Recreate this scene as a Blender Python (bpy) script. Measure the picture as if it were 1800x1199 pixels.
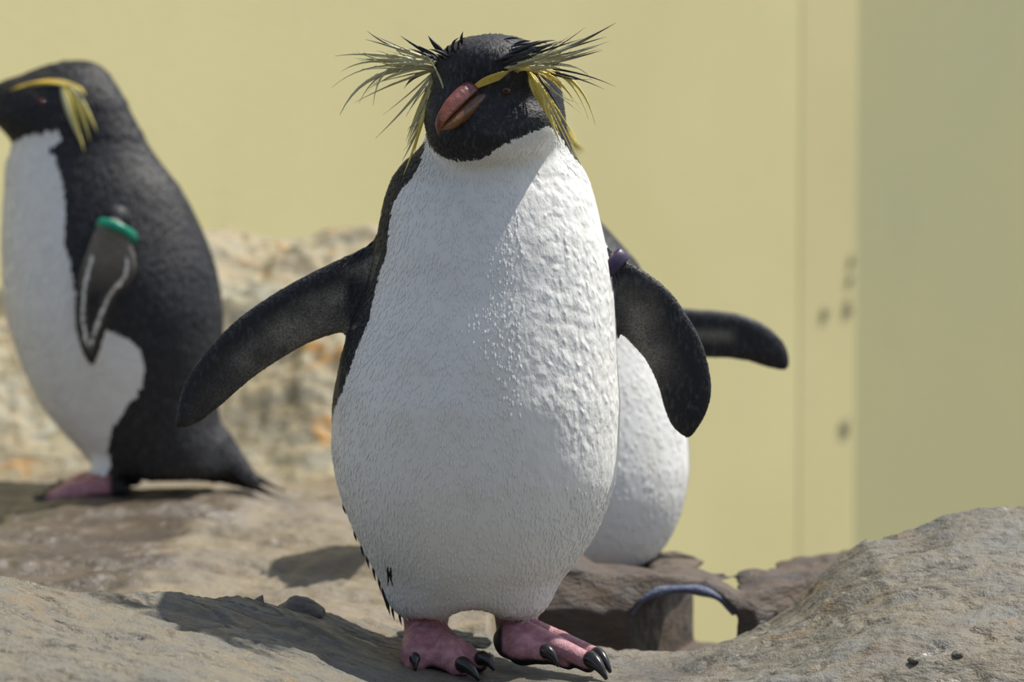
import bpy, math, random
import numpy as np
from mathutils import Vector
from mathutils.bvhtree import BVHTree

random.seed(7)
rng = np.random.default_rng(11)
for o in list(bpy.data.objects):
    bpy.data.objects.remove(o)
sc = bpy.context.scene
COL = sc.collection

# ------------------------------------------------------------------ camera
CAM = np.array([0.0, 0.0, 0.40])
FPX = 5000.0
PITCH = math.atan((599.5 - 253.0) / FPX)
CP, SP = math.cos(PITCH), math.sin(PITCH)
cam_data = bpy.data.cameras.new('camera')
cam_data.sensor_width = 36.0
cam_data.lens = FPX / 1800.0 * 36.0
cam_data.clip_start = 0.05
cam_data.clip_end = 100.0
cam_data.dof.use_dof = True
cam_data.dof.focus_distance = 2.17
cam_data.dof.aperture_fstop = 6.2
cam_ob = bpy.data.objects.new('camera', cam_data)
cam_ob.location = CAM
cam_ob.rotation_euler = (math.pi / 2 - PITCH, 0, 0)
COL.objects.link(cam_ob)
sc.camera = cam_ob

# ------------------------------------------------------------------ world, sun, exposure
SUN_DIR = Vector((0.44, 0.22, 0.87)).normalized()
SUN_STRENGTH = 5.2
SKY_STRENGTH = 0.150
world = bpy.data.worlds.new('sky')
sc.world = world
world.use_nodes = True
wn, wl = world.node_tree.nodes, world.node_tree.links
wn.clear()
sky = wn.new('ShaderNodeTexSky')
sky.sky_type = 'NISHITA'
sky.sun_disc = False
sky.sun_elevation = math.asin(SUN_DIR.z)
sky.sun_rotation = math.atan2(SUN_DIR.x, SUN_DIR.y)
sky.air_density = 1.0
sky.dust_density = 0.7
sky.ozone_density = 1.0
bgn = wn.new('ShaderNodeBackground')
bgn.inputs['Strength'].default_value = SKY_STRENGTH
won = wn.new('ShaderNodeOutputWorld')
hsv = wn.new('ShaderNodeHueSaturation')
hsv.inputs['Saturation'].default_value = 0.62
wl.new(sky.outputs[0], hsv.inputs['Color'])
wl.new(hsv.outputs[0], bgn.inputs[0])
wl.new(bgn.outputs[0], won.inputs[0])

sun_data = bpy.data.lights.new('sun', 'SUN')
sun_data.energy = SUN_STRENGTH
sun_data.angle = math.radians(0.6)
sun_data.color = (1.0, 0.96, 0.88)
sun_ob = bpy.data.objects.new('sun', sun_data)
sun_ob.rotation_euler = SUN_DIR.to_track_quat('Z', 'Y').to_euler()
sun_ob.location = (3, 1, 4)
COL.objects.link(sun_ob)

sc.view_settings.view_transform = 'Standard'
sc.view_settings.look = 'None'
sc.view_settings.gamma = 1.0
sc.view_settings.use_curve_mapping = False
sc.view_settings.exposure = 0.08


# ------------------------------------------------------------------ helpers: measuring
def at(u, v, Y):
    """world point at depth Y seen at photograph position (u, v)"""
    dx = (u - 900.0) / FPX
    dy = -(v - 599.5) / FPX
    t = Y / (CP + dy * SP)
    return np.array([dx * t, Y, CAM[2] + t * (-SP + dy * CP)])


def pchip(x, xs, ys):
    xs = np.asarray(xs, float)
    ys = np.asarray(ys, float)
    h = np.diff(xs)
    d = np.diff(ys) / h
    m = np.zeros_like(ys)
    if len(xs) > 2:
        w1, w2 = 2 * h[1:] + h[:-1], h[1:] + 2 * h[:-1]
        ok = d[:-1] * d[1:] > 0
        with np.errstate(divide='ignore', invalid='ignore'):
            hm = (w1 + w2) / (w1 / d[:-1] + w2 / d[1:])
        m[1:-1] = np.where(ok, hm, 0)
    m[0], m[-1] = d[0], d[-1]
    i = np.clip(np.searchsorted(xs, x) - 1, 0, len(xs) - 2)
    t = np.clip((x - xs[i]) / h[i], 0, 1)
    t2, t3 = t * t, t * t * t
    return ((2 * t3 - 3 * t2 + 1) * ys[i] + (t3 - 2 * t2 + t) * h[i] * m[i]
            + (-2 * t3 + 3 * t2) * ys[i + 1] + (t3 - t2) * h[i] * m[i + 1])


def _hash(ix, iy, iz):
    h = (ix.astype(np.int64) * 374761393 + iy.astype(np.int64) * 668265263 + iz.astype(np.int64) * 2147483647) & 0xffffffff
    h = ((h ^ (h >> 13)) * 1274126177) & 0xffffffff
    h = (h ^ (h >> 16)) & 0xffff
    return h.astype(np.float32) / 32767.5 - 1.0


def vnoise(p):
    f = np.floor(p)
    t = (p - f).astype(np.float32)
    t = t * t * t * (t * (t * 6 - 15) + 10)
    i = f.astype(np.int64)
    x, y, z = i[..., 0], i[..., 1], i[..., 2]
    tx, ty, tz = t[..., 0], t[..., 1], t[..., 2]
    r = 0
    for a in (0, 1):
        for b in (0, 1):
            for c in (0, 1):
                w = (tx if a else 1 - tx) * (ty if b else 1 - ty) * (tz if c else 1 - tz)
                r = r + w * _hash(x + a, y + b, z + c)
    return r


def fbm(p, scale=1.0, octaves=4, gain=0.5):
    p = np.asarray(p, float) * scale
    r, a = 0, 1.0
    for k in range(octaves):
        r = r + a * vnoise(p + 17.3 * k)
        p = p * 2.03
        a *= gain
    return r


def poly_sd(px, pz, poly):
    """signed distance to a closed outline, negative inside"""
    poly = np.asarray(poly, float)
    d = np.full(px.shape, 1e9)
    s = np.zeros(px.shape, bool)
    n = len(poly)
    for i in range(n):
        a, b = poly[i], poly[(i + 1) % n]
        ex, ez = b - a
        wx, wz = px - a[0], pz - a[1]
        t = np.clip((wx * ex + wz * ez) / (ex * ex + ez * ez + 1e-12), 0, 1)
        d = np.minimum(d, (wx - ex * t) ** 2 + (wz - ez * t) ** 2)
        c = (a[1] > pz) != (b[1] > pz)
        if abs(ez) > 1e-12:
            s ^= c & (px < ex * wz / ez + a[0])
    return np.where(s, -1, 1) * np.sqrt(d)


def smooth_poly(pts, n=3):
    """Chaikin corner cutting"""
    p = np.asarray(pts, float)
    for _ in range(n):
        q = np.roll(p, -1, axis=0)
        p = np.stack([0.75 * p + 0.25 * q, 0.25 * p + 0.75 * q], 1).reshape(-1, 2)
    return p


# ------------------------------------------------------------------ helpers: meshes
def mesh_np(name, verts, faces, smooth=True):
    verts = np.asarray(verts, np.float32)
    me = bpy.data.meshes.new(name)
    if isinstance(faces, np.ndarray):
        n, k = faces.shape
        me.vertices.add(len(verts))
        me.vertices.foreach_set('co', verts.ravel())
        me.loops.add(n * k)
        me.loops.foreach_set('vertex_index', faces.astype(np.int32).ravel())
        me.polygons.add(n)
        me.polygons.foreach_set('loop_start', np.arange(0, n * k, k, dtype=np.int32))
        me.update(calc_edges=True)
        me.validate()
    else:
        me.from_pydata(verts.tolist(), [], faces)
        me.update()
    if smooth:
        me.polygons.foreach_set('use_smooth', np.ones(len(me.polygons), bool))
    return me


def link(name, me, mat=None, parent=None):
    o = bpy.data.objects.new(name, me)
    COL.objects.link(o)
    if mat and me:
        me.materials.append(mat)
    if parent:
        o.parent = parent
    return o


def tag(o, label=None, cat=None, group=None, kind=None):
    if label: o['label'] = label
    if cat: o['category'] = cat
    if group: o['group'] = group
    if kind: o['kind'] = kind
    return o


def attr(me, name, vals):
    a = me.attributes.new(name, 'FLOAT', 'POINT')
    a.data.foreach_set('value', np.asarray(vals, np.float32).ravel())


def surface_nets(F, org, h):
    nx, ny, nz = F.shape
    S = F < 0
    c = np.zeros((nx - 1, ny - 1, nz - 1), np.int8)
    sl = lambda a, n: slice(a, n - 1 + a)
    for a in (0, 1):
        for b in (0, 1):
            for d in (0, 1):
                c += S[sl(a, nx), sl(b, ny), sl(d, nz)]
    mask = (c > 0) & (c < 8)
    I, J, K = np.nonzero(mask)
    idx = np.full(mask.shape, -1, np.int64)
    idx[mask] = np.arange(len(I))
    cor = {}
    for a in (0, 1):
        for b in (0, 1):
            for d in (0, 1):
                cor[a, b, d] = F[I + a, J + b, K + d]
    acc = np.zeros((len(I), 3))
    cnt = np.zeros(len(I))
    for p in cor:
        for ax in range(3):
            if p[ax] == 0:
                q = list(p); q[ax] = 1; q = tuple(q)
                f0, f1 = cor[p], cor[q]
                m = (f0 < 0) != (f1 < 0)
                t = np.where(m, f0 / np.where(m, f0 - f1, 1), 0)
                for k in range(3):
                    acc[:, k] += m * (t if k == ax else p[k])
                cnt += m
    V = (np.stack([I, J, K], 1) + acc / cnt[:, None]) * h + org
    faces = []
    # edges along each axis
    for ax in range(3):
        n = [nx, ny, nz]
        lo = [slice(1, n[k] - 1) for k in range(3)]
        lo[ax] = slice(0, n[ax] - 1)
        hi = list(lo)
        hi[ax] = slice(1, n[ax])
        s0, s1 = S[tuple(lo)], S[tuple(hi)]
        m = s0 != s1
        E = list(np.nonzero(m))
        for k in range(3):
            if k != ax:
                E[k] = E[k] + 1
        b, d = [(1, 2), (2, 0), (0, 1)][ax]

        def cell(db, dd):
            e = [E[0].copy(), E[1].copy(), E[2].copy()]
            e[b] -= db; e[d] -= dd
            return idx[e[0], e[1], e[2]]
        q = np.stack([cell(1, 1), cell(0, 1), cell(0, 0), cell(1, 0)], 1)
        fl = ~s0[m]
        q[fl] = q[fl][:, ::-1]
        faces.append(q)
    return V, np.concatenate(faces)


class Field:
    """a sampled distance field; shapes are blended into it and skinned as ONE mesh"""
    def __init__(self, lo, hi, h):
        self.h = h
        self.org = np.asarray(lo, float)
        n = np.ceil((np.asarray(hi) - self.org) / h).astype(int) + 1
        self.ax = [self.org[k] + h * np.arange(n[k]) for k in range(3)]
        self.F = np.full(tuple(n), 0.05, np.float32)

    def sub(self, lo, hi):
        s = []
        for k in range(3):
            a = int(np.clip(np.searchsorted(self.ax[k], lo[k]) - 1, 0, len(self.ax[k]) - 2))
            b = int(np.clip(np.searchsorted(self.ax[k], hi[k]) + 1, a + 2, len(self.ax[k])))
            s.append(slice(a, b))
        X = self.ax[0][s[0]][:, None, None].astype(np.float32)
        Y = self.ax[1][s[1]][None, :, None].astype(np.float32)
        Z = self.ax[2][s[2]][None, None, :].astype(np.float32)
        return tuple(s), X, Y, Z

    def blend(self, s, d, k):
        A = self.F[s]
        d = np.broadcast_to(d, A.shape)
        if k > 0:
            hh = np.clip(0.5 + 0.5 * (d - A) / k, 0, 1)
            self.F[s] = d + (A - d) * (1 - hh) - k * hh * (1 - hh) if False else (d * (1 - hh) + A * hh - k * hh * (1 - hh))
        else:
            self.F[s] = np.minimum(A, d)

    def carve(self, s, d, k=0.004):
        A = self.F[s]
        d = -np.broadcast_to(d, A.shape)
        hh = np.clip(0.5 - 0.5 * (d - A) / k, 0, 1)
        self.F[s] = d * (1 - hh) + A * hh + k * hh * (1 - hh)

    def ball(self, c, r, k=0.01, axes=None):
        """ellipsoid; axes = 3x3 rows of unit axes"""
        c, r = np.asarray(c, float), np.asarray(r, float) * np.ones(3)
        R = r.max() + k + 0.01
        s, X, Y, Z = self.sub(c - R, c + R)
        P = [X - c[0], Y - c[1], Z - c[2]]
        if axes is not None:
            P = [sum(axes[i][j] * P[j] for j in range(3)) for i in range(3)]
        k0 = np.sqrt(sum((P[i] / r[i]) ** 2 for i in range(3)))
        k1 = np.sqrt(sum((P[i] / r[i] ** 2) ** 2 for i in range(3))) + 1e-6
        self.blend(s, k0 * (k0 - 1) / k1, k)

    def rod(self, a, b, ra, rb, k=0.006):
        a, b = np.asarray(a, float), np.asarray(b, float)
        R = max(ra, rb) + k + 0.006
        s, X, Y, Z = self.sub(np.minimum(a, b) - R, np.maximum(a, b) + R)
        e = b - a
        t = np.clip(((X - a[0]) * e[0] + (Y - a[1]) * e[1] + (Z - a[2]) * e[2]) / (e @ e), 0, 1)
        d = np.sqrt((X - a[0] - t * e[0]) ** 2 + (Y - a[1] - t * e[1]) ** 2 + (Z - a[2] - t * e[2]) ** 2)
        self.blend(s, d - (ra + (rb - ra) * t), k)

    def chain(self, pts, rs, k=0.006, k0=None):
        for i in range(len(pts) - 1):
            self.rod(pts[i], pts[i + 1], rs[i], rs[i + 1], k)

    def loft(self, st, k=0.0, p=2.15):
        """st rows: z, cx, cy, a, b (any order)"""
        st = np.array(sorted([list(r) for r in st]))
        z0, z1 = st[0, 0], st[-1, 0]
        M = 0.03
        lo = [np.min(st[:, 1] - st[:, 3]) - M, np.min(st[:, 2] - st[:, 4]) - M, z0 - M]
        hi = [np.max(st[:, 1] + st[:, 3]) + M, np.max(st[:, 2] + st[:, 4]) + M, z1 + M]
        s, X, Y, Z = self.sub(lo, hi)
        z = np.clip(Z.ravel(), z0, z1)
        cx, cy, a, b = [pchip(z, st[:, 0], st[:, i]).astype(np.float32)[None, None, :] for i in (1, 2, 3, 4)]
        a = np.maximum(a, 0.001); b = np.maximum(b, 0.001)
        r = (np.abs((X - cx) / a) ** p + np.abs((Y - cy) / b) ** p) ** (1 / p)
        d = (r - 1) * np.minimum(a, b)
        d = np.maximum(d, np.maximum(z0 - Z, Z - z1))
        self.blend(s, d, k)

    def blade(self, poly, y0, grad, hmax, w, k=0.006):
        """flat lens-shaped limb: outline poly in x,z; mid surface y = y0 + grad . (x,z)"""
        poly = np.asarray(poly)
        ymid = lambda x, z: y0 + grad[0] * (x - poly[:, 0].mean()) + grad[1] * (z - poly[:, 1].mean())
        ys = ymid(poly[:, 0], poly[:, 1])
        M = 0.012
        s, X, Y, Z = self.sub([poly[:, 0].min() - M, ys.min() - hmax - M, poly[:, 1].min() - M],
                              [poly[:, 0].max() + M, ys.max() + hmax + M, poly[:, 1].max() + M])
        PX, PZ = np.broadcast_arrays(X[:, 0, :], Z[:, 0, :])
        sd = poly_sd(PX, PZ, poly).astype(np.float32)[:, None, :]
        t = np.clip(-sd / w, 0, 1)
        hh = hmax * np.sqrt(t * (2 - t)) + 0.0008
        d = np.maximum(sd, np.abs(Y - ymid(X, Z)) - hh)
        self.blend(s, d, k)

    def skin(self):
        return surface_nets(self.F, self.org, self.h)


def tube_mesh(path, radii, n=8, flat=None, cap=True):
    """swept section; radii rows (r_side, r_normal); flat = preferred normal direction"""
    P = np.asarray(path, float)
    m = len(P)
    T = np.gradient(P, axis=0)
    T /= np.linalg.norm(T, axis=1)[:, None] + 1e-12
    ref = np.asarray(flat if flat is not None else (0, 1, 0), float)
    V = []
    for i in range(m):
        S = np.cross(T[i], ref)
        S /= np.linalg.norm(S) + 1e-9
        N = np.cross(S, T[i])
        r = np.atleast_1d(radii[i]) * np.ones(2) if np.ndim(radii[i]) == 0 else np.asarray(radii[i])
        for j in range(n):
            a = 2 * math.pi * j / n
            V.append(P[i] + S * r[0] * math.cos(a) + N * r[1] * math.sin(a))
    F = []
    for i in range(m - 1):
        for j in range(n):
            F.append([i * n + j, i * n + (j + 1) % n, (i + 1) * n + (j + 1) % n, (i + 1) * n + j])
    if cap:
        F.append(list(range(n))[::-1])
        F.append([(m - 1) * n + j for j in range(n)])
    return np.array(V), F


def bez(a, b, c, n=10):
    """curve through a, b, c"""
    a, b, c = map(np.asarray, (a, b, c))
    ctrl = 2 * b - 0.5 * (a + c)
    t = np.linspace(0, 1, n)[:, None]
    return (1 - t) ** 2 * a + 2 * t * (1 - t) * ctrl + t * t * c


# ------------------------------------------------------------------ helpers: materials
def new_mat(name):
    m = bpy.data.materials.new(name)
    m.use_nodes = True
    nt = m.node_tree
    nt.nodes.clear()
    out = nt.nodes.new('ShaderNodeOutputMaterial')
    b = nt.nodes.new('ShaderNodeBsdfPrincipled')
    nt.links.new(b.outputs[0], out.inputs[0])
    return m, nt, b


class NB:
    """small node builder"""
    def __init__(self, nt):
        self.nt = nt

    def n(self, t, **kw):
        x = self.nt.nodes.new(t)
        for k, v in kw.items():
            setattr(x, k, v)
        return x

    def set(self, sock, v):
        if isinstance(v, bpy.types.NodeSocket):
            self.nt.links.new(v, sock)
        else:
            if sock.type == 'RGBA' and len(v) == 3:
                v = (*v, 1)
            sock.default_value = v

    def coord(self):
        return self.n('ShaderNodeTexCoord').outputs['Object']

    def mapping(self, v, scale=(1, 1, 1), rot=(0, 0, 0)):
        x = self.n('ShaderNodeMapping')
        self.set(x.inputs[0], v)
        x.inputs['Scale'].default_value = scale
        x.inputs['Rotation'].default_value = rot
        return x.outputs[0]

    def noise(self, v, scale, detail=4, rough=0.55, dist=0.0):
        x = self.n('ShaderNodeTexNoise')
        self.set(x.inputs['Vector'], v)
        x.inputs['Scale'].default_value = scale
        x.inputs['Detail'].default_value = detail
        x.inputs['Roughness'].default_value = rough
        x.inputs['Distortion'].default_value = dist
        return x.outputs[0]

    def voronoi(self, v, scale, feature='F1', rnd=1.0):
        x = self.n('ShaderNodeTexVoronoi', feature=feature)
        self.set(x.inputs['Vector'], v)
        x.inputs['Scale'].default_value = scale
        x.inputs['Randomness'].default_value = rnd
        return x.outputs[0]

    def ramp(self, f, lo, hi, a=0.0, b=1.0, smooth=True):
        x = self.n('ShaderNodeMapRange')
        x.interpolation_type = 'SMOOTHSTEP' if smooth else 'LINEAR'
        self.set(x.inputs[0], f)
        for i, v in enumerate((lo, hi, a, b)):
            self.set(x.inputs[1 + i], v)
        return x.outputs[0]

    def math(self, op, a, b=0.0, c=0.0):
        x = self.n('ShaderNodeMath', operation=op)
        self.set(x.inputs[0], a); self.set(x.inputs[1], b); self.set(x.inputs[2], c)
        return x.outputs[0]

    def mix(self, f, a, b, blend='MIX'):
        x = self.n('ShaderNodeMix', data_type='RGBA', blend_type=blend)
        self.set(x.inputs[0], f)
        self.set(x.inputs[6], a); self.set(x.inputs[7], b)
        return x.outputs[2]

    def attr(self, name):
        return self.n('ShaderNodeAttribute', attribute_name=name).outputs['Fac']

    def bump(self, h, dist, strength=1.0, normal=None):
        x = self.n('ShaderNodeBump')
        x.inputs['Strength'].default_value = strength
        x.inputs['Distance'].default_value = dist
        self.set(x.inputs['Height'], h)
        if normal is not None:
            self.set(x.inputs['Normal'], normal)
        return x.outputs[0]


def plumage_material(name, white=(0.82, 0.81, 0.77)):
    m, nt, b = new_mat(name)
    g = NB(nt)
    co = g.coord()
    strk = g.mapping(co, (1, 1, 0.45))
    fine = g.noise(strk, 420, 3, 0.6)
    mid = g.noise(co, 90, 4, 0.55)
    # black feathers: blue black with paler tips
    tip = g.ramp(g.noise(strk, 300, 2), 0.50, 0.74)
    black = g.mix(tip, (0.015, 0.015, 0.018), (0.055, 0.055, 0.060))
    black = g.mix(g.ramp(mid, 0.45, 0.75, 0, 0.5), black, (0.024, 0.021, 0.018))
    # paler underside of the flippers
    gn = g.noise(g.mapping(co, (1, 1, 1)), 700, 2)
    pale = g.mix(g.ramp(gn, 0.35, 0.65), (0.12, 0.112, 0.092), (0.29, 0.265, 0.22))
    black = g.mix(g.attr('pale'), black, pale)
    # white front
    wcol = g.mix(g.ramp(g.noise(co, 30, 3), 0.4, 0.75, 0, 0.6), white, (white[0] * 0.90, white[1] * 0.88, white[2] * 0.84))
    edge = g.math('ADD', g.attr('white'), g.math('MULTIPLY', g.math('SUBTRACT', fine, 0.5), 0.009))
    wm = g.ramp(edge, -0.0009, 0.0009)
    col = g.mix(wm, black, wcol)
    # pink skin of legs and feet
    sk = g.mix(g.ramp(g.noise(co, 160, 3), 0.35, 0.7), (0.36, 0.155, 0.175), (0.50, 0.26, 0.29))
    sk = g.mix(g.attr('sole'), sk, (0.012, 0.011, 0.012))
    pm = g.ramp(g.math('ADD', g.attr('pink'), g.math('MULTIPLY', g.math('SUBTRACT', fine, 0.5), 0.010)), -0.001, 0.001)
    col = g.mix(pm, col, sk)
    nt.links.new(col, b.inputs['Base Color'])
    rough = g.mix(pm, g.mix(wm, (0.56, 0.56, 0.56), (0.55, 0.55, 0.55)), (0.42, 0.42, 0.42))
    nt.links.new(rough, b.inputs['Roughness'])
    b.inputs['Specular IOR Level'].default_value = 0.36
    # relief: wet clumps on the breast, feather rows elsewhere, wrinkled skin on the feet
    clump = g.voronoi(g.mapping(g.n('ShaderNodeVectorMath', operation='ADD').outputs[0], (1, 1, 1)), 100) if False else None
    warp = g.n('ShaderNodeVectorMath', operation='ADD')
    nz = g.n('ShaderNodeTexNoise'); nz.inputs['Scale'].default_value = 60
    nt.links.new(co, nz.inputs['Vector'])
    sc_ = g.n('ShaderNodeVectorMath', operation='SCALE'); sc_.inputs['Scale'].default_value = 0.012
    nt.links.new(nz.outputs['Color'], sc_.inputs[0])
    nt.links.new(co, warp.inputs[0]); nt.links.new(sc_.outputs[0], warp.inputs[1])
    v = g.voronoi(g.mapping(warp.outputs[0], (1, 1, 0.6)), 165, 'SMOOTH_F1')
    wet = g.attr('wet')
    hgt = g.math('ADD', g.math('MULTIPLY', g.math('MULTIPLY', v, wet), -1.0), g.math('MULTIPLY', fine, 0.30))
    skn = g.noise(co, 520, 3, 0.7)
    hgt = g.mix(pm, hgt, g.math('MULTIPLY', skn, 0.5))
    nt.links.new(g.bump(hgt, 0.0026, 0.8), b.inputs['Normal'])
    return m


def simple_mat(name, c1, c2=None, scale=80, rough=0.5, spec=0.5, bump=0.0, bscale=300, stretch=(1, 1, 1)):
    m, nt, b = new_mat(name)
    g = NB(nt)
    co = g.mapping(g.coord(), stretch)
    if c2:
        nt.links.new(g.mix(g.ramp(g.noise(co, scale, 4), 0.38, 0.66), c1, c2), b.inputs['Base Color'])
    else:
        b.inputs['Base Color'].default_value = (*c1, 1)
    b.inputs['Roughness'].default_value = rough
    b.inputs['Specular IOR Level'].default_value = spec
    if bump:
        nt.links.new(g.bump(g.noise(co, bscale, 3), bump), b.inputs['Normal'])
    return m


def feather_mat(name, base, tip, t0=0.55, t1=0.9, rough=0.5):
    m, nt, b = new_mat(name)
    g = NB(nt)
    co = g.coord()
    f = g.ramp(g.attr('along'), t0, t1)
    c = g.mix(f, base, tip)
    c = g.mix(g.ramp(g.noise(co, 500, 2), 0.4, 0.7, 0, 0.35), c, (base[0] * 0.6, base[1] * 0.6, base[2] * 0.5))
    nt.links.new(c, b.inputs['Base Color'])
    b.inputs['Roughness'].default_value = rough
    b.inputs['Subsurface Weight'].default_value = 0.0
    return m


def rock_mat(name, tan, grey, rust, cool, rust_amt=0.5, scale=1.0, rough=0.6, bump=0.004):
    m, nt, b = new_mat(name)
    g = NB(nt)
    co = g.coord()
    st = g.mapping(co, (1, 1.4, 2.2), (0, math.radians(12), math.radians(20)))
    big = g.noise(co, 7 * scale, 5, 0.6, 0.4)
    med = g.noise(st, 22 * scale, 6, 0.62, 0.6)
    fin = g.noise(st, 110 * scale, 5, 0.65)
    grit = g.noise(co, 600 * scale, 3, 0.7)
    c = g.mix(g.ramp(med, 0.36, 0.66), tan, grey)
    c = g.mix(g.ramp(big, 0.50, 0.72, 0, 0.8), c, cool)
    c = g.mix(g.ramp(g.noise(st, 13 * scale, 5, 0.6, 1.0), 0.55, 0.72, 0, rust_amt), c, rust)
    dark = g.ramp(fin, 0.54, 0.72, 0, 0.55)
    c = g.mix(dark, c, (tan[0] * 0.35, tan[1] * 0.33, tan[2] * 0.33))
    c = g.mix(g.ramp(grit, 0.45, 0.7, 0, 0.35), c, (min(tan[0] * 1.35, 0.9), min(tan[1] * 1.35, 0.9), min(tan[2] * 1.4, 0.9)))
    dm = g.math('MULTIPLY', g.attr('dark_gloss'), g.ramp(med, 0.25, 0.6, 0.75, 1.0))
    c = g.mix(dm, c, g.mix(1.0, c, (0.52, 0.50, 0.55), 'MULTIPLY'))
    nt.links.new(c, b.inputs['Base Color'])
    wet = g.ramp(g.noise(co, 26 * scale, 4), 0.5, 0.68, rough, rough - 0.25)
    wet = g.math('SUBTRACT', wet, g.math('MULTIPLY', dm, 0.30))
    nt.links.new(wet, b.inputs['Roughness'])
    h = g.math('ADD', g.math('MULTIPLY', med, 1.6), g.math('ADD', g.math('MULTIPLY', fin, 0.7), g.math('MULTIPLY', grit, 0.22)))
    nt.links.new(g.bump(h, bump), b.inputs['Normal'])
    return m


# ------------------------------------------------------------------ the setting: walls and floor
def wall_mat(name, c1, c2, stain):
    m, nt, b = new_mat(name)
    g = NB(nt)
    co = g.coord()
    big = g.noise(co, 1.1, 3, 0.5)
    c = g.mix(g.ramp(big, 0.35, 0.68), c1, c2)
    c = g.mix(g.ramp(g.noise(g.mapping(co, (1, 1, 0.3)), 9, 4), 0.55, 0.75, 0, 0.25), c, stain)
    nt.links.new(c, b.inputs['Base Color'])
    b.inputs['Roughness'].default_value = 0.7
    nt.links.new(g.bump(g.noise(co, 60, 4), 0.0005), b.inputs['Normal'])
    return m


def slab(name, p0, p1, z0, z1, thick, mat, nseg=(24, 16)):
    """vertical wall between plan points p0, p1 (front face through them), thickness behind"""
    p0, p1 = np.asarray(p0, float), np.asarray(p1, float)
    d = (p1 - p0) / np.linalg.norm(p1 - p0)
    nrm = np.array([-d[1], d[0]])
    V = []
    for q in (p0, p1, p1 + nrm * thick, p0 + nrm * thick):
        for z in (z0, z1):
            V.append((q[0], q[1], z))
    F = [[0, 2, 3, 1], [2, 4, 5, 3], [4, 6, 7, 5], [6, 0, 1, 7], [1, 3, 5, 7], [0, 6, 4, 2]]
    me = mesh_np(name, V, F, smooth=False)
    return tag(link(name, me, mat), kind='structure')


WALL_SLOPE = 1.2                       # how fast the back wall recedes to the right
W0 = 5.4
WY = lambda x: W0 + WALL_SLOPE * x
# corner plan point seen at column 1504
kx = (1504 - 900) / FPX
CORNER_Y = W0 / (1 - WALL_SLOPE * kx)
CORNER = np.array([kx * CORNER_Y, CORNER_Y])
yellow = wall_mat('yellow_painted_render', (0.76, 0.68, 0.345), (0.71, 0.62, 0.305), (0.66, 0.58, 0.31))
pale_green = wall_mat('pale_painted_render', (0.76, 0.69, 0.345), (0.72, 0.67, 0.36), (0.64, 0.60, 0.33))
slab('wall_back', (-1.9, WY(-1.9)), CORNER, -0.85, 2.2, 0.15, yellow)
slab('wall_right', CORNER, CORNER + np.array([2.4, 1.7]), -0.85, 2.2, 0.15, pale_green)
# a raised strip of render beside the corner with stained edges
k2 = (1408 - 900) / FPX
sy = (W0 - 0.006) / (1 - WALL_SLOPE * k2)
P2 = np.array([k2 * sy, WY(k2 * sy) - 0.0025])
strip_mat = wall_mat('stained_render_strip', (0.72, 0.63, 0.32), (0.67, 0.58, 0.295), (0.54, 0.48, 0.27))
slab('trim_1', P2, CORNER + np.array([-0.004, -0.008]), -0.85, 2.2, 0.02, strip_mat)
dirt = simple_mat('grey_mould', (0.30, 0.27, 0.16), (0.42, 0.37, 0.21), 60, 0.8)


def stain(u, v, ru, rv):
    """a small encrusted patch sitting on the strip"""
    x0 = (u - 900) / FPX
    y = (W0 - 0.012) / (1 - WALL_SLOPE * x0)
    c = at(u, v, y)
    c[1] = WY(c[0]) - 0.010
    n = 20
    V = [(c[0], c[1] - 0.002, c[2])]
    for k, r in ((1, 0.6), (2, 1.0)):
        for j in range(n):
            a = 2 * math.pi * j / n
            w = r * (1 + 0.25 * math.sin(3 * a + u) + 0.15 * math.sin(5 * a + v))
            x = c[0] + ru * y / FPX * w * math.cos(a)
            z = c[2] + rv * y / FPX * w * math.sin(a)
            V.append((x, WY(x) - 0.010 - (0.0015 if k == 1 else -0.002), z))
    F = [[0, 1 + j, 1 + (j + 1) % n] for j in range(n)]
    F += [[1 + j, 1 + n + j, 1 + n + (j + 1) % n, 1 + (j + 1) % n] for j in range(n)]
    return mesh_np('mould_patch', V, F)


trim = bpy.data.objects['trim_1']
for (u, v, ru, rv) in ((1452, 550, 8, 10), (1492, 540, 8, 15), (1488, 750, 10, 14), (1496, 490, 6, 10), (1498, 458, 5, 10)):
    link('mould_patch', stain(u, v, ru, rv), dirt, trim)

# unseen dark wall added behind the camera to deepen shading on the belly
shade_wall_mat = wall_mat('dark_shade_wall_render', (0.10, 0.095, 0.085), (0.08, 0.078, 0.07), (0.06, 0.06, 0.05))
slab('added_shade_wall', (4.0, -1.3), (-4.0, -1.3), -0.85, 1.35, 0.15, shade_wall_mat)

floor_mat = rock_mat('pool_floor_rock', (0.120, 0.108, 0.081), (0.102, 0.099, 0.087), (0.126, 0.090, 0.048), (0.090, 0.099, 0.102), 0.3)
me = mesh_np('floor', [(-6, -5, -0.85), (6, -5, -0.85), (6, 6.5, -0.85), (-6, 6.5, -0.85),
                       (-6, -5, -0.95), (6, -5, -0.95), (6, 6.5, -0.95), (-6, 6.5, -0.95)],
             [[0, 1, 2, 3], [7, 6, 5, 4], [0, 4, 5, 1], [1, 5, 6, 2], [2, 6, 7, 3], [3, 7, 4, 0]], smooth=False)
tag(link('floor', me, floor_mat), kind='structure')


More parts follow.
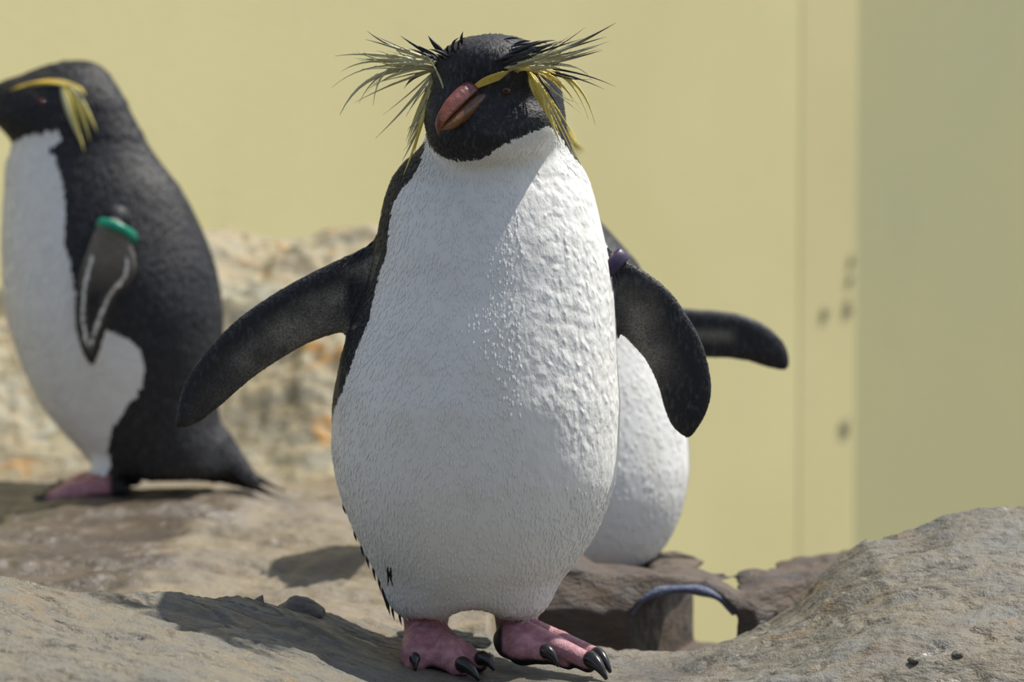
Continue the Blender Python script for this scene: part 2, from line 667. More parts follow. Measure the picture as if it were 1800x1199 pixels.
# ------------------------------------------------------------------ rocks
def terrain(name, xs, ys, zf, base, mat, origin, dark_gloss=None):
    X, Y = np.meshgrid(xs, ys, indexing='ij')
    Z = zf(X, Y)
    nx, ny = X.shape
    top = np.stack([X, Y, Z], -1).reshape(-1, 3)
    i = np.arange(nx * ny).reshape(nx, ny)
    F = [np.stack([i[:-1, :-1], i[1:, :-1], i[1:, 1:], i[:-1, 1:]], -1).reshape(-1, 4)]
    # skirt and underside, so that the rock is a solid
    ring = np.concatenate([i[:, 0], i[-1, 1:], i[-2::-1, -1], i[0, -2:0:-1]])
    low = top[ring].copy()
    low[:, 2] = base
    j = nx * ny + np.arange(len(ring))
    F.append(np.stack([ring, j, np.roll(j, -1), np.roll(ring, -1)], 1))
    V = np.concatenate([top, low])
    V = V - np.asarray(origin)
    me = mesh_np(name, V, np.concatenate(F))
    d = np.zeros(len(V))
    if dark_gloss is not None:
        d[:nx * ny] = dark_gloss(X, Y).ravel()
    attr(me, 'dark_gloss', d)
    o = link(name, me, mat)
    o.location = origin
    return o


def px_x(u, Y):
    return (u - 900) / FPX * Y


# foreground ledge: crest line measured along the photograph; it comes towards the camera on the left
YR = 2.39
crest_px = [(-150, 1003, 2.05), (0, 1015, 2.06), (160, 1033, 2.10), (420, 1060, 2.19), (570, 1073, 2.28), (690, 1090, 2.37), (900, 1112, YR), (1080, 1128, YR), (1200, 1138, YR), (1240, 1128, YR),
            (1290, 1111, YR), (1350, 1086, YR), (1390, 1060, YR), (1425, 1019, YR), (1470, 973, YR), (1520, 934, YR), (1600, 919, YR), (1660, 901, YR), (1740, 892, YR), (1800, 888, YR), (2000, 880, YR)]
crest = np.array([at(u, v, y) for u, v, y in crest_px])
# where the ledge leaves the bottom of the frame: (column, depth, height)
front_px = [(-150, 1.84, 0.050), (0, 1.86, 0.045), (300, 1.90, 0.037), (520, 1.98, 0.020), (700, 2.07, -0.008), (850, 2.10, -0.013), (1100, 2.10, -0.013), (1300, 2.10, -0.004), (1500, 2.10, 0.010), (1700, 2.10, 0.022), (1950, 2.10, 0.026)]
front = np.array([(px_x(u, y), y, z) for u, y, z in front_px])


def ledge_z(X, Y):
    zc = np.interp(X, crest[:, 0], crest[:, 2])
    yr = np.interp(X, crest[:, 0], crest[:, 1])
    yf = np.interp(X, front[:, 0], front[:, 1])
    zf = np.interp(X, front[:, 0], front[:, 2])
    t = np.clip((Y - yf) / (yr - yf), 0, 1)
    left = np.clip((-0.05 - X) / 0.25, 0, 1)
    # convex profile: rises quickly from the front, then flattens to the crest
    z = zf + (zc - zf) * (t ** (1.0 - 0.3 * left))
    dn = np.clip(yf - Y, 0, 1)
    z = z - dn * (0.55 + 1.2 * dn)
    z = z - np.clip(Y - yr, 0, 1) ** 1.15 * (2.2 - 1.2 * left) - np.clip(Y - 2.42, 0, 1) * 1.5
    P = np.stack([X, Y * 1.5, 0 * X], -1)
    calm = 1 - 0.9 * np.exp(-(((X + 0.02) / 0.13) ** 2 + ((Y - 2.20) / 0.09) ** 2) ** 2)
    # strata run down to the right
    Q = np.stack([X * 0.8 + (Y - 2.2) * 0.5, (Y - 2.2) * 2.6 - X * 0.5, 0 * X], -1)
    n = 0.006 * fbm(P, 7, 3) + 0.0026 * fbm(Q, 24, 5, 0.5) + 0.0008 * fbm(P, 150, 3, 0.6)
    rid = -0.004 * np.clip(0.12 - np.abs(fbm(Q, 16, 3)), 0, 1) / 0.12
    pool = np.exp(-((X - 0.118) / 0.035) ** 2 - ((Y - 2.245) / 0.040) ** 2)
    return z + (n + rid) * calm * (1 - 0.7 * pool) - 0.004 * pool


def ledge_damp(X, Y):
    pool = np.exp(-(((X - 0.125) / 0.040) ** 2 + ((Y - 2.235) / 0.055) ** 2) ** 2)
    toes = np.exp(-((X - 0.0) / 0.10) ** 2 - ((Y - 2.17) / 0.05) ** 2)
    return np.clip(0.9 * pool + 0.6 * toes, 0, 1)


rock_front = rock_mat('wet_sandstone', (0.183, 0.157, 0.107), (0.137, 0.130, 0.109), (0.203, 0.125, 0.051), (0.137, 0.148, 0.148), 0.65, rough=0.55)
rock_mid = rock_mat('pale_sandstone', (0.217, 0.174, 0.109), (0.165, 0.139, 0.100), (0.217, 0.131, 0.044), (0.157, 0.139, 0.126), 0.35, 0.5, rough=0.65)
rock_back = rock_mat('lichen_sandstone', (0.36, 0.29, 0.17), (0.27, 0.25, 0.18), (0.46, 0.22, 0.04), (0.27, 0.30, 0.26), 0.95, 0.75, rough=0.7)
rock_dark = rock_mat('dark_brown_rock', (0.100, 0.068, 0.043), (0.065, 0.050, 0.043), (0.130, 0.065, 0.025), (0.080, 0.070, 0.080), 0.5, rough=0.6)

xs = np.linspace(-0.66, 0.72, 560)
ys = np.concatenate([np.linspace(1.66, 1.82, 24)[:-1], np.linspace(1.82, 2.44, 330), np.linspace(2.445, 2.54, 12)])
o = terrain('rock_ledge', xs, ys, ledge_z, -0.84, rock_front, (0.0, 2.2, -0.85), ledge_damp)
tag(o, 'grey tan foreground rock ledge the front penguin stands on, swelling up to the right', 'rock')


def mid_z(X, Y):
    z = np.full(X.shape, 0.0)
    z = z - 0.03 * np.clip((2.75 - Y) / 0.35, 0, 1)
    z = z + 0.10 * np.clip((Y - 3.3) / 0.5, 0, 1) * np.clip((-0.62 - X) / 0.2, 0, 1)
    z = z - np.clip(X + 0.02, 0, 1) * 3
    z = z - np.clip(2.42 - Y, 0, 1) * 1.5
    P = np.stack([X, Y * 1.3, 0 * X], -1)
    Q = np.stack([X + (Y - 3) * 0.3, (Y - 3) * 2.6 - X * 0.3, 0 * X], -1)
    calm = 1 - 0.85 * np.exp(-((X + 0.48) / 0.16) ** 2 - ((Y - 3.25) / 0.12) ** 2)
    n = 0.016 * fbm(P, 4.5, 3) + 0.007 * fbm(Q, 12, 5, 0.5) + 0.0015 * fbm(P, 90, 3)
    # a step running towards the camera
    e = X + 0.29 + 0.25 * (3.25 - Y) * 0.35 + 0.02 * fbm(P, 8, 2)
    step = -0.014 / (1 + np.exp(-e / 0.008)) * np.clip((Y - 2.75) / 0.1, 0, 1) * np.clip((3.35 - Y) / 0.1, 0, 1)
    return z + n * calm + step


def mid_dark(X, Y):  # left part of the shelf is darker, cooler and glossier
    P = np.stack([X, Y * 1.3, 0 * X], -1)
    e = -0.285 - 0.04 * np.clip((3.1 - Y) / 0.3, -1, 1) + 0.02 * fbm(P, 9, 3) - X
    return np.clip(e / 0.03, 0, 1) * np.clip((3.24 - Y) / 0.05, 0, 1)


xs = np.linspace(-1.15, 0.06, 330)
ys = np.linspace(2.36, 3.95, 330)
o = terrain('rock_shelf', xs, ys, mid_z, -0.84, rock_mid, (-0.5, 3.1, -0.85), mid_dark)
tag(o, 'flat pale tan rock shelf under the penguin at the left', 'rock')


def mound_z(X, Y):
    top = np.interp(X, [-1.3, -0.95, -0.75, -0.62, -0.42, -0.36, -0.25, -0.12, 0.0, 0.08, 0.14],
                    [0.14, 0.16, 0.17, 0.21, 0.275, 0.272, 0.262, 0.26, 0.20, 0.05, -0.4])
    P = np.stack([X, Y, 0 * X], -1)
    y0 = 3.42 + 0.04 * fbm(P * [1, 0, 1], 5, 3)
    t = np.clip((Y - y0) / 0.42, 0, 1)
    prof = 0.75 * t ** 0.8 + 0.25 * t * t * (3 - 2 * t)
    z = -0.05 + (top + 0.05) * prof
    z = z - np.clip(Y - 3.98, 0, 1) ** 1.5 * 3
    Q = np.stack([X, (Y - 3.6) * 1.0, 0 * X], -1)
    return z + (0.022 * fbm(Q, 9, 4, 0.55) + 0.004 * fbm(P, 60, 3)) * np.clip(t * 3, 0.2, 1)


xs = np.linspace(-0.98, 0.14, 260)
ys = np.linspace(3.36, 4.04, 180)
o = terrain('rock_mound', xs, ys, mound_z, -0.84, rock_back, (-0.6, 3.7, -0.85))
tag(o, 'blurred rust-stained rock mound rising behind the penguin at the left', 'rock')

# the rock bridge with a tunnel through it
fa = Field((-0.16, 2.48, -0.36), (0.42, 3.02, 0.05), 0.0032)
s, X, Y, Z = fa.sub((-0.16, 2.48, -0.36), (0.42, 3.02, 0.05))
tops = np.array([at(u, v, 2.60) for u, v in ((880, 985), (1000, 988), (1045, 1000), (1100, 1004), (1180, 1008), (1240, 1012), (1265, 1020), (1300, 1032), (1330, 1025), (1380, 1018), (1440, 1010), (1600, 1000))])
ztop = np.interp(X.ravel(), tops[:, 0], tops[:, 2]).astype(np.float32)[:, None, None]
ztop = ztop - np.clip((Y - 2.655) / 0.03, 0, 1) * (0.012 + 0.050 * np.clip((0.135 - X) / 0.035, 0, 1))
G = np.stack(np.broadcast_arrays(X, Y, Z), -1)
nse = (0.005 * fbm(G, 18, 3) + 0.0015 * fbm(G, 75, 2)).astype(np.float32)
yfront = 2.545 + 0.02 * np.clip((Z + 0.02) / 0.03, 0, 1) + np.where(X > 0.22, (X - 0.22) * 0.5, 0)
yback = np.where(X < 0.13, 2.96, 2.79)
box = np.maximum.reduce(np.broadcast_arrays(Z - ztop, yfront - Y, Y - yback, -0.06 + 0.012 * np.sin(Z * 40) - X, X - 0.40, -0.35 - Z)) + nse
fa.blend(s, box.astype(np.float32), 0.0)
TC = at(1200, 1094, 2.55)
DR = 0.31
ta, tc = 0.0485, 0.0275
slant = TC[0] + (Y - 2.55) * DR
rr = np.sqrt(((X - slant) / ta) ** 2 + ((Z - TC[2]) / tc) ** 2)
tun = np.where(Z < TC[2], np.maximum(np.abs(X - slant) - ta, TC[2] - 0.06 - Z), (rr - 1) * tc) + 0.5 * nse
fa.carve(s, tun.astype(np.float32))
V, Fq = fa.skin()
aorg = np.array([0.14, 2.62, -0.36])
arch = link('rock_arch', mesh_np('rock_arch', V - aorg, Fq), rock_dark)
arch.location = aorg
tag(arch, 'dark brown rock bridge pierced by a low arched tunnel behind the front penguin', 'rock')
# worn blue rim of the tunnel mouth
path = []
for a in np.linspace(math.radians(168), math.radians(14), 26):
    path.append((TC[0] + math.cos(a) * (ta + 0.001) - aorg[0], 2.556 - aorg[1], TC[2] + math.sin(a) * (tc + 0.002) - aorg[2]))
rad = [(0.0042 + 0.0008 * math.sin(0.9 * i), 0.006) for i in range(26)]
V, Fq = tube_mesh(path, rad, 10, flat=(0, 1, 0))
blue = simple_mat('worn_blue_grey_rim', (0.09, 0.11, 0.19), (0.15, 0.17, 0.24), 60, 0.7, bump=0.003)
tag(link('tunnel_rim', mesh_np('tunnel_rim', V, Fq), blue, arch), 'blue grey rim round the tunnel mouth')

# floor of rock columns carrying the bridge
# two dark loose chips on the ledge crest
chip_mat = rock_mat('dark_chip', (0.13, 0.12, 0.105), (0.09, 0.085, 0.08), (0.16, 0.12, 0.08), (0.11, 0.115, 0.12), 0.2)


def chip(name, prof, Y, depth, label, group='dark stone chips on the ledge crest'):
    """prof: outline points of the upper edge in photograph pixels"""
    f_lo = at(min(p[0] for p in prof) - 6, max(p[1] for p in prof) + 14, Y)
    f_hi = at(max(p[0] for p in prof) + 6, min(p[1] for p in prof) - 6, Y)
    c = 0.5 * (f_lo + f_hi)
    fl = Field((f_lo[0], Y - depth - 0.004, f_lo[2]), (f_hi[0], Y + depth + 0.004, f_hi[2]), 0.0012)
    s, X, Yg, Z = fl.sub((-9, -9, -9), (9, 9, 9))
    pts = np.array([at(u, v, Y) for u, v in prof])
    top = np.interp(X.ravel(), pts[:, 0], pts[:, 2])[:, None, None]
    bot = pts[:, 2].min() - 0.004
    rnd = np.sqrt(np.clip(1 - ((Yg - Y) / depth) ** 2, 0, 1))
    G = np.stack(np.broadcast_arrays(X, Yg, Z), -1)
    d = np.maximum.reduce(np.broadcast_arrays(Z - (bot + (top - bot) * rnd), bot - Z, np.abs(Yg - Y) - depth, pts[0, 0] - X, X - pts[-1, 0])) + 0.0012 * fbm(G, 130, 2)
    fl.F[:] = d
    V, Fq = fl.skin()
    org = np.array([c[0], Y, bot])
    o = link(name, mesh_np(name, V - org, Fq), chip_mat)
    o.location = org
    tag(o, label, 'stone', group)


chip('stone_chip', [(422, 1060), (426, 1056), (436, 1053), (447, 1053), (452, 1049), (462, 1046), (465, 1048), (461, 1058), (463, 1062)], 2.205, 0.010,
     'small dark jagged stone chip with a raised tip, left one on the ledge crest')
chip('stone_chip', [(488, 1066), (498, 1062), (508, 1053), (520, 1048), (533, 1050), (548, 1056), (560, 1064), (570, 1072)], 2.262, 0.014,
     'larger dark rounded stone chip on the ledge crest, nearer the front penguin')


def pebble(u, v, Y, r, label):
    c = at(u, v, Y)
    V, F = [], []
    n, m = 14, 9
    for i in range(m + 1):
        ph = math.pi * i / m
        for j in range(n):
            th = 2 * math.pi * j / n
            d = np.array([math.sin(ph) * math.cos(th), math.sin(ph) * math.sin(th), math.cos(ph)])
            k = 1 + 0.22 * float(fbm(d[None] + u, 2.2, 2)[0])
            V.append(d * k * r * np.array([1.15, 1, 0.8]))
    for i in range(m):
        for j in range(n):
            F.append([i * n + j, (i + 1) * n + j, (i + 1) * n + (j + 1) % n, i * n + (j + 1) % n])
    o = link('pebble', mesh_np('pebble', V, F), rock_front)
    z = float(ledge_z(np.array([[c[0]]]), np.array([[Y]]))[0, 0])
    o.location = (c[0], Y, z + r * 0.35)
    tag(o, label, 'pebble', 'pebbles stuck on the right-hand swell of the ledge')


def ledge_hit(u, v):
    """depth at which the line of sight meets the ledge"""
    Ys = np.linspace(2.0, YR, 400)
    P = np.array([at(u, v, y) for y in Ys])
    z = ledge_z(P[:, 0][None], P[:, 1][None])[0]
    k = np.nonzero(P[:, 2] < z)[0]
    return Ys[k[0]] if len(k) else 2.2


pebble(1606, 1164, ledge_hit(1606, 1164), 0.0042, 'tan pebble on the right-hand rock slope, left one of two')
pebble(1683, 1154, ledge_hit(1683, 1154), 0.0038, 'tan pebble on the right-hand rock slope, right one of two')

# ------------------------------------------------------------------ penguins
M_PLUME = plumage_material('penguin_plumage')
M_CLAW = simple_mat('black_claw', (0.010, 0.009, 0.009), (0.022, 0.018, 0.016), 200, 0.22, 0.6)
M_BEAK = None


def beak_mat(name, c1, c2, c3):
    m, nt, b = new_mat(name)
    g = NB(nt)
    co = g.coord()
    t = g.attr('along')
    c = g.mix(g.ramp(t, 0.15, 0.9), c1, c2)
    c = g.mix(g.ramp(g.noise(g.mapping(co, (1, 1, 1)), 160, 4), 0.48, 0.72, 0, 0.7), c, c3)
    nt.links.new(c, b.inputs['Base Color'])
    b.inputs['Roughness'].default_value = 0.27
    b.inputs['Specular IOR Level'].default_value = 0.6
    nt.links.new(g.bump(g.noise(co, 260, 3), 0.0006), b.inputs['Normal'])
    return m


M_UBEAK = beak_mat('red_brown_horn', (0.17, 0.050, 0.045), (0.20, 0.055, 0.018), (0.10, 0.035, 0.028))
M_LBEAK = beak_mat('orange_brown_horn', (0.10, 0.045, 0.025), (0.22, 0.085, 0.02), (0.05, 0.026, 0.02))
M_IRIS = simple_mat('dark_red_iris', (0.10, 0.014, 0.010), (0.06, 0.008, 0.007), 300, 0.12, 0.6)
M_PUPIL = simple_mat('black_pupil', (0.004, 0.004, 0.004), None, rough=0.08, spec=0.7)
M_YEL = feather_mat('yellow_feather', (0.72, 0.57, 0.12), (0.80, 0.68, 0.22), 0.4, 1.0)
M_PALE = feather_mat('pale_straw_feather', (0.50, 0.47, 0.26), (0.55, 0.52, 0.30), 0.5, 1.0)
M_OLIVE = feather_mat('dark_tipped_straw_feather', (0.50, 0.48, 0.29), (0.020, 0.018, 0.020), 0.45, 0.85)
M_BLACK = feather_mat('black_feather', (0.012, 0.012, 0.016), (0.016, 0.013, 0.016), 0.4, 1.0)
M_HEM = feather_mat('grey_hem_feather', (0.45, 0.43, 0.38), (0.12, 0.11, 0.09), 0.3, 1.0)
M_BROW = feather_mat('golden_brow_feather', (0.60, 0.42, 0.06), (0.55, 0.42, 0.10), 0.4, 1.0)


def unit(v):
    v = np.asarray(v, float)
    return v / np.linalg.norm(v)


class Penguin:
    def __init__(self, base, label, lo, hi, h):
        self.base = np.asarray(base, float)
        self.root = bpy.data.objects.new('penguin', None)
        self.root.empty_display_size = 0.1
        self.root.location = self.base
        COL.objects.link(self.root)
        tag(self.root, label, 'penguin', 'rockhopper penguins on the rocks')
        self.f = Field(lo, hi, h)

    def skin(self, shade):
        V, F = self.f.skin()
        me = mesh_np('body', V - self.base, F)
        self.bvh = BVHTree.FromPolygons([tuple(v) for v in V], F.tolist())
        nrm = np.zeros(len(me.vertices) * 3, np.float32)
        me.vertices.foreach_get('normal', nrm)
        for k, v in shade(V, nrm.reshape(-1, 3)).items():
            attr(me, k, v)
        self.V, self.N = V, nrm.reshape(-1, 3)
        self.me = me
        self.body = link('body', me, M_PLUME, self.root)

    def plumage(self, n, shade, length, flow=None):
        """small overlapping body feathers lying on the skin, all in one part"""
        A = shade(self.V, self.N)
        ok = np.nonzero((A['pink'] < -0.001))[0]
        pr = np.where((A['white'][ok] > 0.008), 0.5 * np.clip(1.15 - 4.0 * np.clip(A['wet'][ok] - 0.16, 0, 1), 0, 1) + 1e-6, 1.0)
        i = rng.choice(ok, n, p=pr / pr.sum())
        P, N = self.V[i], self.N[i].astype(float)
        D = np.tile([0, 0, -1.0], (n, 1)) if flow is None else flow(P)
        D = D + rng.normal(0, 0.16, (n, 3))
        D -= N * np.sum(D * N, 1)[:, None]
        D /= np.linalg.norm(D, axis=1)[:, None] + 1e-9
        S = np.cross(D, N)
        L = (length(P, {k: v[i] for k, v in A.items()}) * rng.uniform(0.7, 1.2, n))[:, None]
        lift = np.where(A['white'][i] > 0, 0.6, 1.0)[:, None] * rng.uniform(0.03, 0.13, n)[:, None]
        W = L * 0.17
        q = P - D * L * 0.4
        V = np.stack([q - N * 0.0004, q + D * L * 0.5 + S * W + N * L * 0.04, q + D * L + N * L * lift, q + D * L * 0.5 - S * W + N * L * 0.04, q + D * L * 0.45 + N * L * 0.09], 1).reshape(-1, 3)
        k = np.arange(n)[:, None] * 5
        F = np.concatenate([k + [0, 1, 4], k + [1, 2, 4], k + [2, 3, 4], k + [3, 0, 4]], 0)
        me = mesh_np('plumage', V - self.base, F)
        for key in ('white', 'pale', 'pink', 'sole', 'wet'):
            a = A[key][i].copy()
            if key == 'white':
                a = np.where(a > 0, 0.02, -0.02)
            attr(me, key, np.repeat(a, 5))
        o = link('plumage', me, M_PLUME, self.root)
        tag(o, kind='stuff')

    def hit(self, u, v, Y0=1.0):
        """surface point along the line of sight"""
        p0 = at(u, v, Y0)
        d = unit(at(u, v, 3.0) - p0)
        r = self.bvh.ray_cast(Vector(p0), Vector(d))
        return (np.array(r[0]), np.array(r[1])) if r[0] is not None else (None, None)

    def near(self, p):
        r = self.bvh.find_nearest(Vector(p))
        return np.array(r[0]), np.array(r[1])

    def part(self, name, V, F, mat, along=None, parent=None, smooth=True, label=None):
        me = mesh_np(name, np.asarray(V) - self.base, F, smooth)
        if along is not None:
            attr(me, 'along', along)
        o = link(name, me, mat, parent or self.root)
        if label: o['label'] = label
        return o

    def feather(self, a, b, c, w, mat, name='crest_feather', n=11, flat=(0, 1, 0), thick=0.28):
        P = bez(a, b, c, n)
        t = np.linspace(0, 1, n)
        r = w * np.clip(np.minimum(0.45 + 2.2 * t, 1.0) * np.clip((1 - t) * 1.7, 0.04, 1) ** 0.8, 0.03, 1)
        V, F = tube_mesh(P, [(x, max(x * thick, 0.00025)) for x in r], 6, flat)
        return self.part(name, V, F, mat, np.repeat(t, 6))

    def claw(self, a, b, r, droop=0.003):
        a, b = np.asarray(a, float), np.asarray(b, float)
        m = 0.5 * (a + b) + np.array([0, 0, droop])
        P = bez(a, m, b, 9)
        t = np.linspace(0, 1, 9)
        rr = r * (1 - 0.8 * t ** 1.6)
        rr[0] = r * 0.85
        V, F = tube_mesh(P, [(x * 0.9, x) for x in rr], 10, (0, 0, 1))
        return self.part('claw', V, F, M_CLAW)

    def beak(self, B, axis, up, L, hgt, wid):
        """B: centre of the mouth line at the face; builds a hooked upper and a lower bill"""
        a = unit(axis); u = unit(np.asarray(up) - a * (a @ np.asarray(up))); s = np.cross(a, u)
        n, m = 22, 20
        t = np.linspace(0, 1, n)
        # upper bill: ridge (top) and cutting edge (bot) in the plane of a, u
        top = hgt * pchip(t, [0, 0.2, 0.45, 0.7, 0.88, 1.0], [0.86, 1.0, 0.98, 0.66, 0.12, -0.52])
        bot = hgt * pchip(t, [0, 0.3, 0.6, 0.8, 0.92, 1.0], [-0.12, -0.06, -0.12, -0.20, -0.42, -0.62])
        w = wid * pchip(t, [0, 0.25, 0.6, 0.85, 1.0], [1.0, 0.98, 0.66, 0.36, 0.07])
        x = L * pchip(t, [0, 0.5, 0.85, 1], [-0.10, 0.48, 0.90, 0.97])
        V = []
        for i in range(n):
            c, hh = 0.5 * (top[i] + bot[i]), 0.5 * (top[i] - bot[i])
            for j in range(m):
                th = 2 * math.pi * j / m
                cs, sn = math.cos(th), math.sin(th)
                wv = w[i] * (0.80 - 0.28 * sn) * np.sign(cs) * abs(cs) ** 0.85
                V.append(B + a * x[i] + s * wv + u * (c + hh * np.sign(sn) * abs(sn) ** 0.9))
        F = [[i * m + j, i * m + (j + 1) % m, (i + 1) * m + (j + 1) % m, (i + 1) * m + j] for i in range(n - 1) for j in range(m)]
        F += [list(range(m))[::-1], [(n - 1) * m + j for j in range(m)]]
        self.part('upper_beak', V, F, M_UBEAK, np.repeat(t, m), label='glossy red brown hooked upper beak')
        bt = hgt * pchip(t, [0, 0.4, 0.8, 1.0], [-0.10, -0.08, -0.20, -0.34])
        bb = hgt * pchip(t, [0, 0.4, 0.8, 1.0], [-1.25, -1.45, -1.10, -0.46])
        w = wid * pchip(t, [0, 0.3, 0.7, 0.9, 1.0], [1.42, 1.25, 0.82, 0.44, 0.06])
        x = L * (t * 1.22 - 0.34)
        V = []
        for i in range(n):
            c, hh = 0.5 * (bt[i] + bb[i]), 0.5 * (bt[i] - bb[i])
            for j in range(m):
                th = 2 * math.pi * j / m
                cs, sn = math.cos(th), math.sin(th)
                V.append(B + a * x[i] + s * w[i] * (0.82 + 0.2 * sn) * cs + u * (c + hh * sn))
        self.part('lower_beak', V, F, M_LBEAK, np.repeat(t, m), label='orange brown lower beak')

    def eye(self, c, nrm, r):
        n = unit(nrm)
        c = np.asarray(c) - n * r * 0.45
        ref = np.array([0, 0, 1.0])
        s = unit(np.cross(ref, n)); u = np.cross(n, s)
        nn, m = 10, 18

        def cap(R, ang, off):
            V = [c + n * (R + off)]
            for i in range(1, nn + 1):
                ph = ang * i / nn
                for j in range(m):
                    th = 2 * math.pi * j / m
                    V.append(c + n * (R * math.cos(ph) + off) + (s * math.cos(th) + u * math.sin(th)) * R * math.sin(ph))
            F = [[0, 1 + j, 1 + (j + 1) % m] for j in range(m)]
            for i in range(nn - 1):
                for j in range(m):
                    k = 1 + i * m
                    F.append([k + j, k + m + j, k + m + (j + 1) % m, k + (j + 1) % m])
            F.append([1 + (nn - 1) * m + j for j in range(m)][::-1])
            return V, F
        V, F = cap(r, math.radians(150), 0)
        e = self.part('eye', V, F, M_IRIS, label='dark red eye')
        V, F = cap(r * 1.0, math.radians(26), r * 0.03)
        self.part('pupil', V, F, M_PUPIL, parent=e)


def body_rows(rows, Yc, by, side=None):
    """rows: (v, left, right) outline pixels -> loft stations; by(v) gives (depth centre offset, depth half size factor)"""
    out = []
    for v, l, r in rows:
        c = at(0.5 * (l + r), v, Yc)
        a = 0.5 * (r - l) / FPX * Yc
        off, fac = by(v)
        out.append((c[2], c[0], Yc + off, a, a * fac))
    return out


def xz(poly, Y):
    return np.array([[at(u, v, Y)[0], at(u, v, Y)[2]] for u, v in poly])


# ================= front penguin
Y1 = 2.25
base1 = np.array([at(835, 1150, Y1)[0], 2.22, -0.011])
p1 = Penguin(base1, 'rockhopper penguin facing the camera in front with flippers spread and crest fanned out',
             (-0.275, 2.07, -0.02), (0.17, 2.40, 0.50), 0.0018)
f = p1.f
rows = [(61, 846, 886), (64, 828, 904), (72, 806, 926), (84, 786, 944), (100, 770, 958), (130, 757, 976), (165, 753, 988), (200, 752, 993), (235, 749, 998),
        (250, 744, 1002), (265, 733, 1006), (287, 709, 1019), (312, 690, 1033), (345, 677, 1045), (385, 668, 1055), (430, 661, 1065), (500, 645, 1076), (580, 614, 1083),
        (650, 594, 1087), (720, 583, 1091), (780, 582, 1090), (830, 588, 1086), (880, 601, 1072), (930, 621, 1051), (980, 646, 1020),
        (1015, 667, 989), (1040, 686, 966), (1060, 706, 942), (1074, 728, 920), (1082, 760, 885)]
f.loft(body_rows(rows, Y1, lambda v: (np.interp(v, [60, 200, 300, 420, 700, 1000, 1080], [0.002, 0.004, 0.016, 0.008, 0.0, 0.0, 0.0]),
                                     np.interp(v, [60, 150, 260, 320, 500, 1000], [1.0, 1.0, 0.86, 0.80, 0.82, 0.86]))), 0.0, 2.12)
# face pushed out towards lower left
FACE = unit((-0.60, -0.74, -0.22))
fc = at(838, 196, 2.222)
f.ball(fc, (0.046, 0.038, 0.036), 0.016, [FACE, unit(np.cross(FACE, (0, 0, 1))), unit(np.cross(unit(np.cross(FACE, (0, 0, 1))), FACE))])
f.ball(at(842, 238, 2.205), (0.036, 0.030, 0.021), 0.010)
f.ball(at(908, 222, 2.215), (0.030, 0.030, 0.024), 0.014)          # cheek
f.ball(at(862, 118, 2.215), (0.042, 0.034, 0.024), 0.016)           # forehead
# thigh feathers
f.ball(at(748, 1052, 2.245), (0.025, 0.030, 0.016), 0.025)
f.ball(at(906, 1054, 2.245), (0.023, 0.030, 0.015), 0.025)
s, X, Yg, Z = f.sub((-0.09, 2.08, -0.03), (0.05, 2.42, 0.05))
cc = at(832, 1094, 2.24)
f.carve(s, (np.sqrt(((X - cc[0]) / 0.022) ** 2 + ((Yg - cc[1]) / 0.30) ** 2 + ((Z - cc[2]) / 0.0145) ** 2) - 1) * 0.0145, 0.010)
# tail behind
f.ball(at(835, 1012, 2.345), (0.040, 0.045, 0.016), 0.02)
# flippers
FL = smooth_poly([(690, 412), (674, 420), (627, 443), (577, 465), (513, 497), (460, 530), (427, 553), (393, 583), (360, 620), (333, 657), (317, 694), (309, 740), (311, 751),
                  (330, 751), (353, 740), (383, 717), (413, 690), (443, 664), (483, 637), (533, 607), (573, 592), (607, 583), (660, 560), (720, 480)], 2)
FR = smooth_poly([(1060, 440), (1082, 452), (1119, 468), (1159, 495), (1185, 520), (1208, 554), (1230, 591), (1243, 628), (1251, 672), (1250, 701), (1241, 731), (1227, 753), (1214, 771),
                  (1203, 769), (1181, 750), (1169, 720), (1160, 683), (1147, 653), (1133, 628), (1111, 606), (1089, 580), (1050, 560), (1020, 500)], 2)
fl_poly, fr_poly = xz(FL, Y1), xz(FR, Y1)
f.blade(fl_poly, 2.256, (0.12, 0.0), 0.0050, 0.016, 0.010)
f.blade(fr_poly, 2.258, (-0.12, 0.0), 0.0050, 0.016, 0.010)
# legs and feet
A = at
legs = []
f.rod(A(748, 1062, 2.245), A(748, 1118, 2.242), 0.0185, 0.0165, 0.006)
f.ball(A(752, 1132, 2.225), (0.021, 0.024, 0.011), 0.008)
f.chain([A(740, 1128, 2.222), A(730, 1150, 2.205), A(729, 1172, 2.195)], [0.012, 0.0105, 0.0085], 0.006)
f.chain([A(765, 1126, 2.225), A(785, 1147, 2.20), A(806, 1176, 2.182)], [0.012, 0.0105, 0.0082], 0.006)
f.chain([A(775, 1124, 2.232), A(802, 1142, 2.215), A(842, 1166, 2.203)], [0.010, 0.0085, 0.0072], 0.006)
f.chain([A(745, 1158, 2.197), A(785, 1166, 2.192)], [0.006, 0.006], 0.008)      # web
f.chain([A(800, 1158, 2.20), A(820, 1166, 2.197)], [0.005, 0.005], 0.006)
f.rod(A(908, 1064, 2.25), A(908, 1100, 2.248), 0.0185, 0.0165, 0.005)
f.ball(A(910, 1121, 2.230), (0.019, 0.020, 0.0115), 0.006)
f.chain([A(898, 1130, 2.222), A(920, 1142, 2.205), A(955, 1150, 2.196)], [0.013, 0.0115, 0.0082], 0.005)
f.chain([A(922, 1114, 2.225), A(975, 1136, 2.20), A(1034, 1165, 2.186)], [0.0105, 0.0088, 0.0078], 0.0025)
f.chain([A(936, 1106, 2.24), A(985, 1124, 2.222), A(1046, 1152, 2.202)], [0.0085, 0.0068, 0.0066], 0.002)
f.chain([A(945, 1150, 2.20), A(1000, 1169, 2.192)], [0.0045, 0.004], 0.003)

